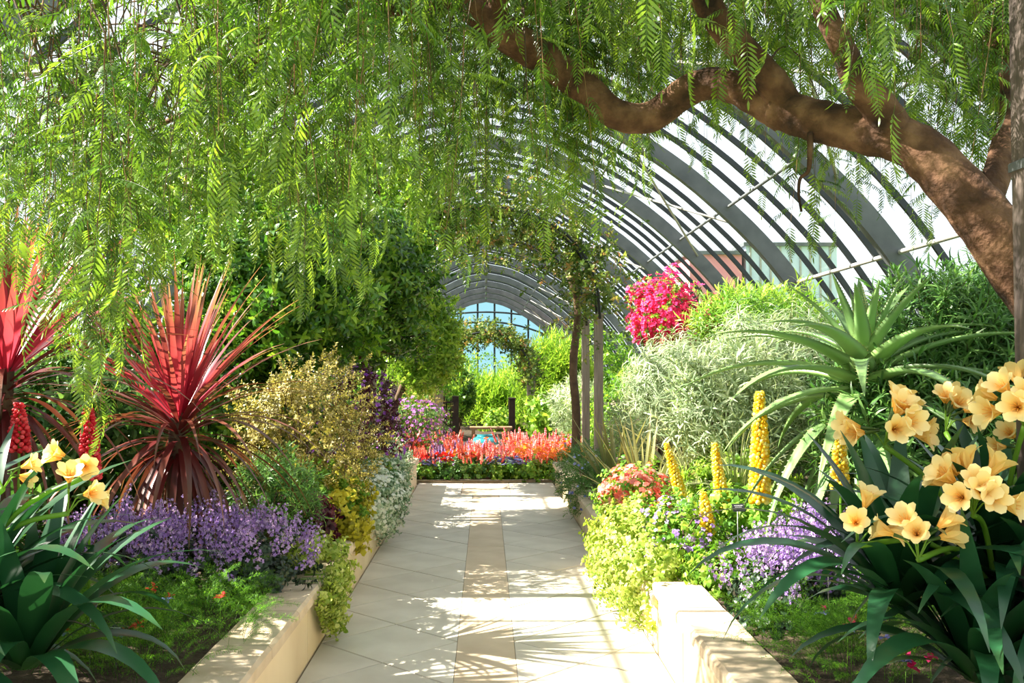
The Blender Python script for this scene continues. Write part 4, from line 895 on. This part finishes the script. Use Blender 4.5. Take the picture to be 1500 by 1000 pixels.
# flower bed at the end of the path
SPK = [spike(.09, 20, star(4, .014, .010, .3), .016, .10, .5) for _ in range(3)]
def bedplant(name, label, fol, mats, kind, group, h):
    root = thing(name, label, 'flower', (0, 0, -30), group)
    p, d = blob_points(90, (0, 0, .02), (.15, .15, h*.55), .2, .2, 0); g = G(); fill(g, SMALLROUND, p, d, .8, 1.4); g.build('foliage', M[fol], root, origin=(0, 0, 0), kind='stuff')
    n = 30; x = rng.normal(0, .10, (n, 2)); g = G()
    if kind == 'spike': fill(g, SPK, np.column_stack([x, h*rng.uniform(.1, .5, n)]), unit(np.column_stack([x*2, np.ones(n)])), .8, 1.2)
    else: fill(g, [star(8, .030, .018, .35), star(8, .026, .016, .2)], np.column_stack([x*1.3, h*(.75+.3*rng.uniform(0, 1, n))]), unit(np.column_stack([x*3, np.ones(n)])+np.array([0, -.6, 0])), .8, 1.2)
    g.build('blossoms', M[mats], root, origin=(0, 0, 0), kind='stuff'); return root
kinds = {'coral': bedplant('snapdragon', 'coral-pink flower spikes in the bed across the path end', 'green', 'pink', 'spike', 'coral-pink snapdragons', .50),
         'red': bedplant('snapdragon', 'scarlet flower spikes in the bed across the path end', 'dull', 'coral', 'spike', 'scarlet snapdragons', .48),
         'orange': bedplant('marigold', 'orange daisy flowers low in the bed across the path end', 'green', 'orange', 'daisy', 'orange marigolds', .30),
         'dark': bedplant('geranium', 'deep red flowers at the kerb of the far bed', 'dull', 'redp', 'daisy', 'deep red geraniums', .26),
         'blue': bedplant('larkspur', 'pale violet flower spikes in the bed across the path end', 'green', 'lav', 'spike', 'pale violet larkspurs', .50),
         'green': bedplant('lobelia', 'green mound with tiny blue flowers at the kerb of the far bed', 'green', 'blue', 'daisy', 'blue-dotted mounds', .22)}
first = {k: True for k in kinds}
def put(k, x, y, sc=1):
    row = 'along the kerb' if y < 14.3 else 'in the middle rows' if y < 15.4 else 'in the back rows'
    lb = f"{LBL[k]} {row} of the far bed, {'left' if x < at(712, 600, y).x else 'right'} of the urn"
    if first[k]: o = kinds[k]; o['label'] = lb; o.location = (x, y, .04); o.scale = (sc,)*3; o.rotation_euler = (0, 0, rng.uniform(0, 6)); first[k] = False
    else: copy_thing(kinds[k], (x, y, .04), rng.uniform(0, 6), sc, lb)
LBL = {'coral': 'coral-pink flower spikes', 'red': 'scarlet flower spikes', 'orange': 'orange daisy flowers', 'dark': 'deep red flowers', 'blue': 'pale violet flower spikes', 'green': 'blue-dotted green mound'}
for r_, yy in enumerate((14.1, 14.4, 14.8, 15.15, 15.5, 15.9, 16.3)):
    for x in np.arange(-1.42, 1.45, .27):
        x += rng.normal(0, .03)
        if r_ < 1: k = rng.choice(['dark', 'red', 'green', 'dark'] if x < -.4 else (['green', 'orange', 'red'] if x < .4 else ['green', 'orange', 'orange']))
        elif r_ < 3: k = rng.choice(['orange', 'red', 'coral', 'orange'] if x > 0 else ['red', 'coral', 'orange', 'blue'])
        else:
            if abs(x-0) < .38 and r_ > 2: continue
            k = rng.choice(['coral', 'red', 'coral', 'red', 'coral', 'blue', 'orange'])
        put(k, x, yy, (1.3 if r_ < 1 else 1.1 if r_ < 3 else 1.25)*rng.uniform(.9, 1.15))
# turquoise urn
uc = at(712, 654, 17.2); t = thing('urn_fountain', 'turquoise glazed round urn fountain behind the flower bed', 'urn', (uc.x, 17.2, .04))
g = G(); lathe(g, [(0, 0), (.14, 0), (.15, .03), (.22, .12), (.285, .24), (.29, .31), (.25, .385), (.17, .41), (.155, .43), (.17, .445), (.14, .44), (.12, .40), (0, .38)], 36, center=(uc.x, 17.2, .04)); g.build('bowl', M['urn'], t)
g = G(); lathe(g, [(0, .425), (.135, .425)], 30, center=(uc.x, 17.2, .04)); g.build('water', solidmat('still_water', (.1, .2, .22), (.14, .25, .27), 2, .03, 0), t)
g = G(); lathe(g, [(0, 0), (.36, 0), (.38, .03), (.36, .06), (0, .06)], 30, center=(uc.x, 17.2, .0)); g.build('plinth', M['coping'], t)
# dark lattice gate and bench
t = thing('lattice_screen', 'dark brown lattice screen beneath the weeping tree', 'trellis', (at(655, 640, 22).x, 22, .04)); x0 = at(647, 640, 22).x; x1 = at(667, 640, 22).x
for x in (x0, x1): g = G(); box(g, (x, 22, .54), .15, .12, 1.05); g.build('upright', M['darkwood'], t, smooth=False)
for z in (.2, .38, .56, .74, .92): g = G(); box(g, ((x0+x1)/2, 22, z), x1-x0, .05, .04); g.build('slat', M['darkwood'], t, smooth=False)
for k in (1, 2): g = G(); box(g, (x0+(x1-x0)*k/3, 22.03, .54), .03, .04, .9); g.build('bar', M['darkwood'], t, smooth=False)
post('dark brown post right of the garden bench', 750, 22, 1.0, .15, .04, 'darkwood', 'dark posts in the far garden')
t = thing('garden_bench', 'brown wooden bench beneath the weeping tree', 'bench', (at(716, 640, 20.5).x, 20.5, .04)); bx0, bx1 = at(688, 640, 20.5).x, at(750, 640, 20.5).x
for k, (dy, z) in enumerate(((-.18, .42), (-.06, .42), (.06, .42), (.18, .42))): g = G(); box(g, ((bx0+bx1)/2, 20.5+dy, z), bx1-bx0, .10, .04); g.build('slat', M['benchwood'], t, smooth=False)
for x in (bx0+.08, bx1-.08):
    for dy in (-.2, .2): g = G(); box(g, (x, 20.5+dy, .22), .07, .07, .36); g.build('leg', M['benchwood'], t, smooth=False)
# far trees and shrubs, out to the gable
def weeping(label, c, r, n, zb):
    c = np.array(c); t = thing('weeping_tree', label, 'tree', (c[0], c[1], zb)); p, d = blob_points(n, c, r, .3, .3, zb+.5)
    g = G(); tube(g, smoothpath([(c[0], c[1], zb-.02), (c[0]+.1, c[1], c[2]*.6), (c[0], c[1], c[2]+.2)], 5), np.linspace(.12, .06, 11), 9, noise=.08); g.build('trunk', M['twig'], t)
    g = G(); fill(g, FARW, p, unit(d*.4+np.array([0, 0, -1])), .8, 1.2, cv=.45); g.build('crown', M['limeleaf'], t, kind='stuff')
weeping('pale weeping tree hanging over the bench', S_(715, 585, 27), (1.3, 1.0, 1.0), 1100, .04)
weeping('weeping tree behind the dark lattice screen', S_(650, 590, 29), (.9, .9, 1.2), 800, .04)
weeping('feathery green tree right of the far arch', S_(815, 545, 24), (.95, .9, 1.1), 800, .04)
shrub('fern_plant', 'yellow-green fern fronds beside the bench', 'plant', S_(735, 622, 25.6), (.45, .4, .35), 130, FARB, M['limeleaf'])
far_sh = [('leafy shrub by the glass to the right of the leaning trunk', (3.6, 4.4, 1.1), (.8, .9, .6), 'dull', NARROW, 700), ('low leafy shrub at the near right behind the strap leaves', (3.0, 2.9, .9), (.6, .7, .4), 'green', LAUREL, 500),
          ('dark narrow evergreen shrub above the lattice screen', S_(672, 575, 24), (.38, .35, .62), 'laurel', LAUREL, 700),
          ('unseen evergreen shrub added left of the strap leaves to shade the lower left ferns', (-3.1, 4.0, 1.25), (.65, 1.1, .95), 'laurel', LAUREL, 1500),  # added outside the frame to block sun from the lower left corner
          ('bright green shrub behind the right far post', S_(810, 610, 19.5), (.55, .5, .42), 'limeleaf', FARB, 300), ('pale grassy shrub right of the far garden', S_(845, 600, 17.5), (.45, .5, .55), 'silver', NARROW, 500),
          ('green shrub left of the far arch', S_(612, 600, 20), (.7, .6, .8), 'olive', BOX, 700), ('green shrub beyond the purple shrubs', S_(590, 580, 23), (1.3, .8, 1.0), 'green', FARB, 500),
          ('dark evergreen shrub behind the bench', S_(700, 615, 33), (1.8, .8, 1.3), 'dull', FARB, 600), ('broad green shrub far right below the ribs', S_(870, 560, 26), (1.6, .8, 1.5), 'green', FARB, 700),
          ('tall green tree mass left near the gable', S_(640, 560, 40), (2.2, 1.0, 1.8), 'green', FARB, 700), ('tall green tree mass right near the gable', S_(790, 560, 40), (2.2, 1, 1.3), 'limeleaf', FARB, 600),
          ('low green planting left of the flower bed', (-2.1, 15.2, .6), (.7, .8, .7), 'dull', LAUREL, 500), ('low green planting right of the flower bed', (2.2, 15.2, .7), (.8, .9, .8), 'green', LAUREL, 600),
          ('green shrub right of the posts under the magenta blossoms', (2.4, 12.4, .95), (.8, .7, .6), 'silver', NARROW, 700), ('green shrub along the right glass', (3.6, 10.2, 1.3), (.8, 1.0, .7), 'dull', LAUREL, 700),
          ('leafy shrub along the left glass', (-3.6, 8.6, 1.1), (.9, 1.2, .8), 'laurel', LAUREL, 700), ('leafy shrub behind the left posts', (-2.8, 12.6, 1.3), (1.0, 1.2, 1.0), 'laurel', LAUREL, 900),
          ('shrub by the glass at the right behind the aloe', (3.4, 7.8, 1.1), (.9, .8, .7), 'dull', NARROW, 700), ('shrub by the glass at the near left', (-3.4, 6.4, .9), (.8, .8, .6), 'dull', LAUREL, 500)]
for lb, c, r, m, pr, n in far_sh: shrub('garden_shrub', lb, 'shrub', c, r, n, pr, M[m])
# ------------------------------------------------------------------ plant labels and the near column
def plabel(label, px, py, Y, ang=0):
    p = at(px, py, Y); zb = gz(p.x, p.y)-.02; t = thing('plant_label', label, 'label', (p.x, p.y, zb), 'metal plant labels', rz=ang)
    g = G(); tube(g, [(0, .004, 0), (0, .004, p.z-zb)], .003, 5); g.build('stake', M['metalstake'], t, origin=(0, 0, 0))
    R3 = np.array(Matrix.Rotation(-.6, 3, 'X')); g = G(); box(g, (0, 0, 0), .075, .003, .05, rot=R3, bev=0); V = g.v[0]; V += [0, -.006, p.z-zb]; g.build('plate', M['plate'], t, origin=(0, 0, 0), smooth=False)
    g = G()
    for z, w in ((.012, .05), (.002, .042), (-.009, .054)):
        x = -w/2
        while x < w/2-.004: l = rng.uniform(.003, .009); box(g, (x+l/2, -.0022, z), l, .0006, .0045, rot=None); x += l+.002
    V = np.concatenate(g.v)@R3.T+[0, -.006, p.z-zb]; g.v = [V]; g.build('lettering', M['ink'], t, origin=(0, 0, 0), kind='stuff', smooth=False)
plabel('small dark label beside the short yellow spike', 1081, 743, 5.5, .2); plabel('small dark label above the right purple mound', 1213, 752, 4.5, .1)
plabel('small dark label at the lower left in the ferns', 132, 884, 4.0, -.2); plabel('small dark label low among violet blossoms', 170, 923, 4.1, -.2); plabel('small dark label above the pale trailing plant', 421, 811, 6.0, -.1)
M['greypost'] = solidmat('grey_brown_post', (.08, .06, .055), (.17, .13, .11), 9, .8, .4, stretch=(4, 4, .35), dist=.004)
xx = at(1513, 300, 2.95); t = thing('wooden_post', 'grey-brown upright post cut by the right edge of the view', 'post', (xx.x, 2.95, .3))
g = G(); box(g, (xx.x, 2.95, 1.27), .085, .085, 1.96, bev=.005); box(g, (xx.x, 2.95, 2.75), .085, .085, .96, bev=.005); g.build('shaft', M['greypost'], t, smooth=False)
g = G(); box(g, (xx.x, 2.95, 2.26), .10, .10, .03, bev=.004); g.build('collar', M['greysteel'], t, smooth=False)
g = G(); box(g, (xx.x, 2.95, 3.24), .10, .10, .03, bev=.004); g.build('cap', M['greysteel'], t, smooth=False)
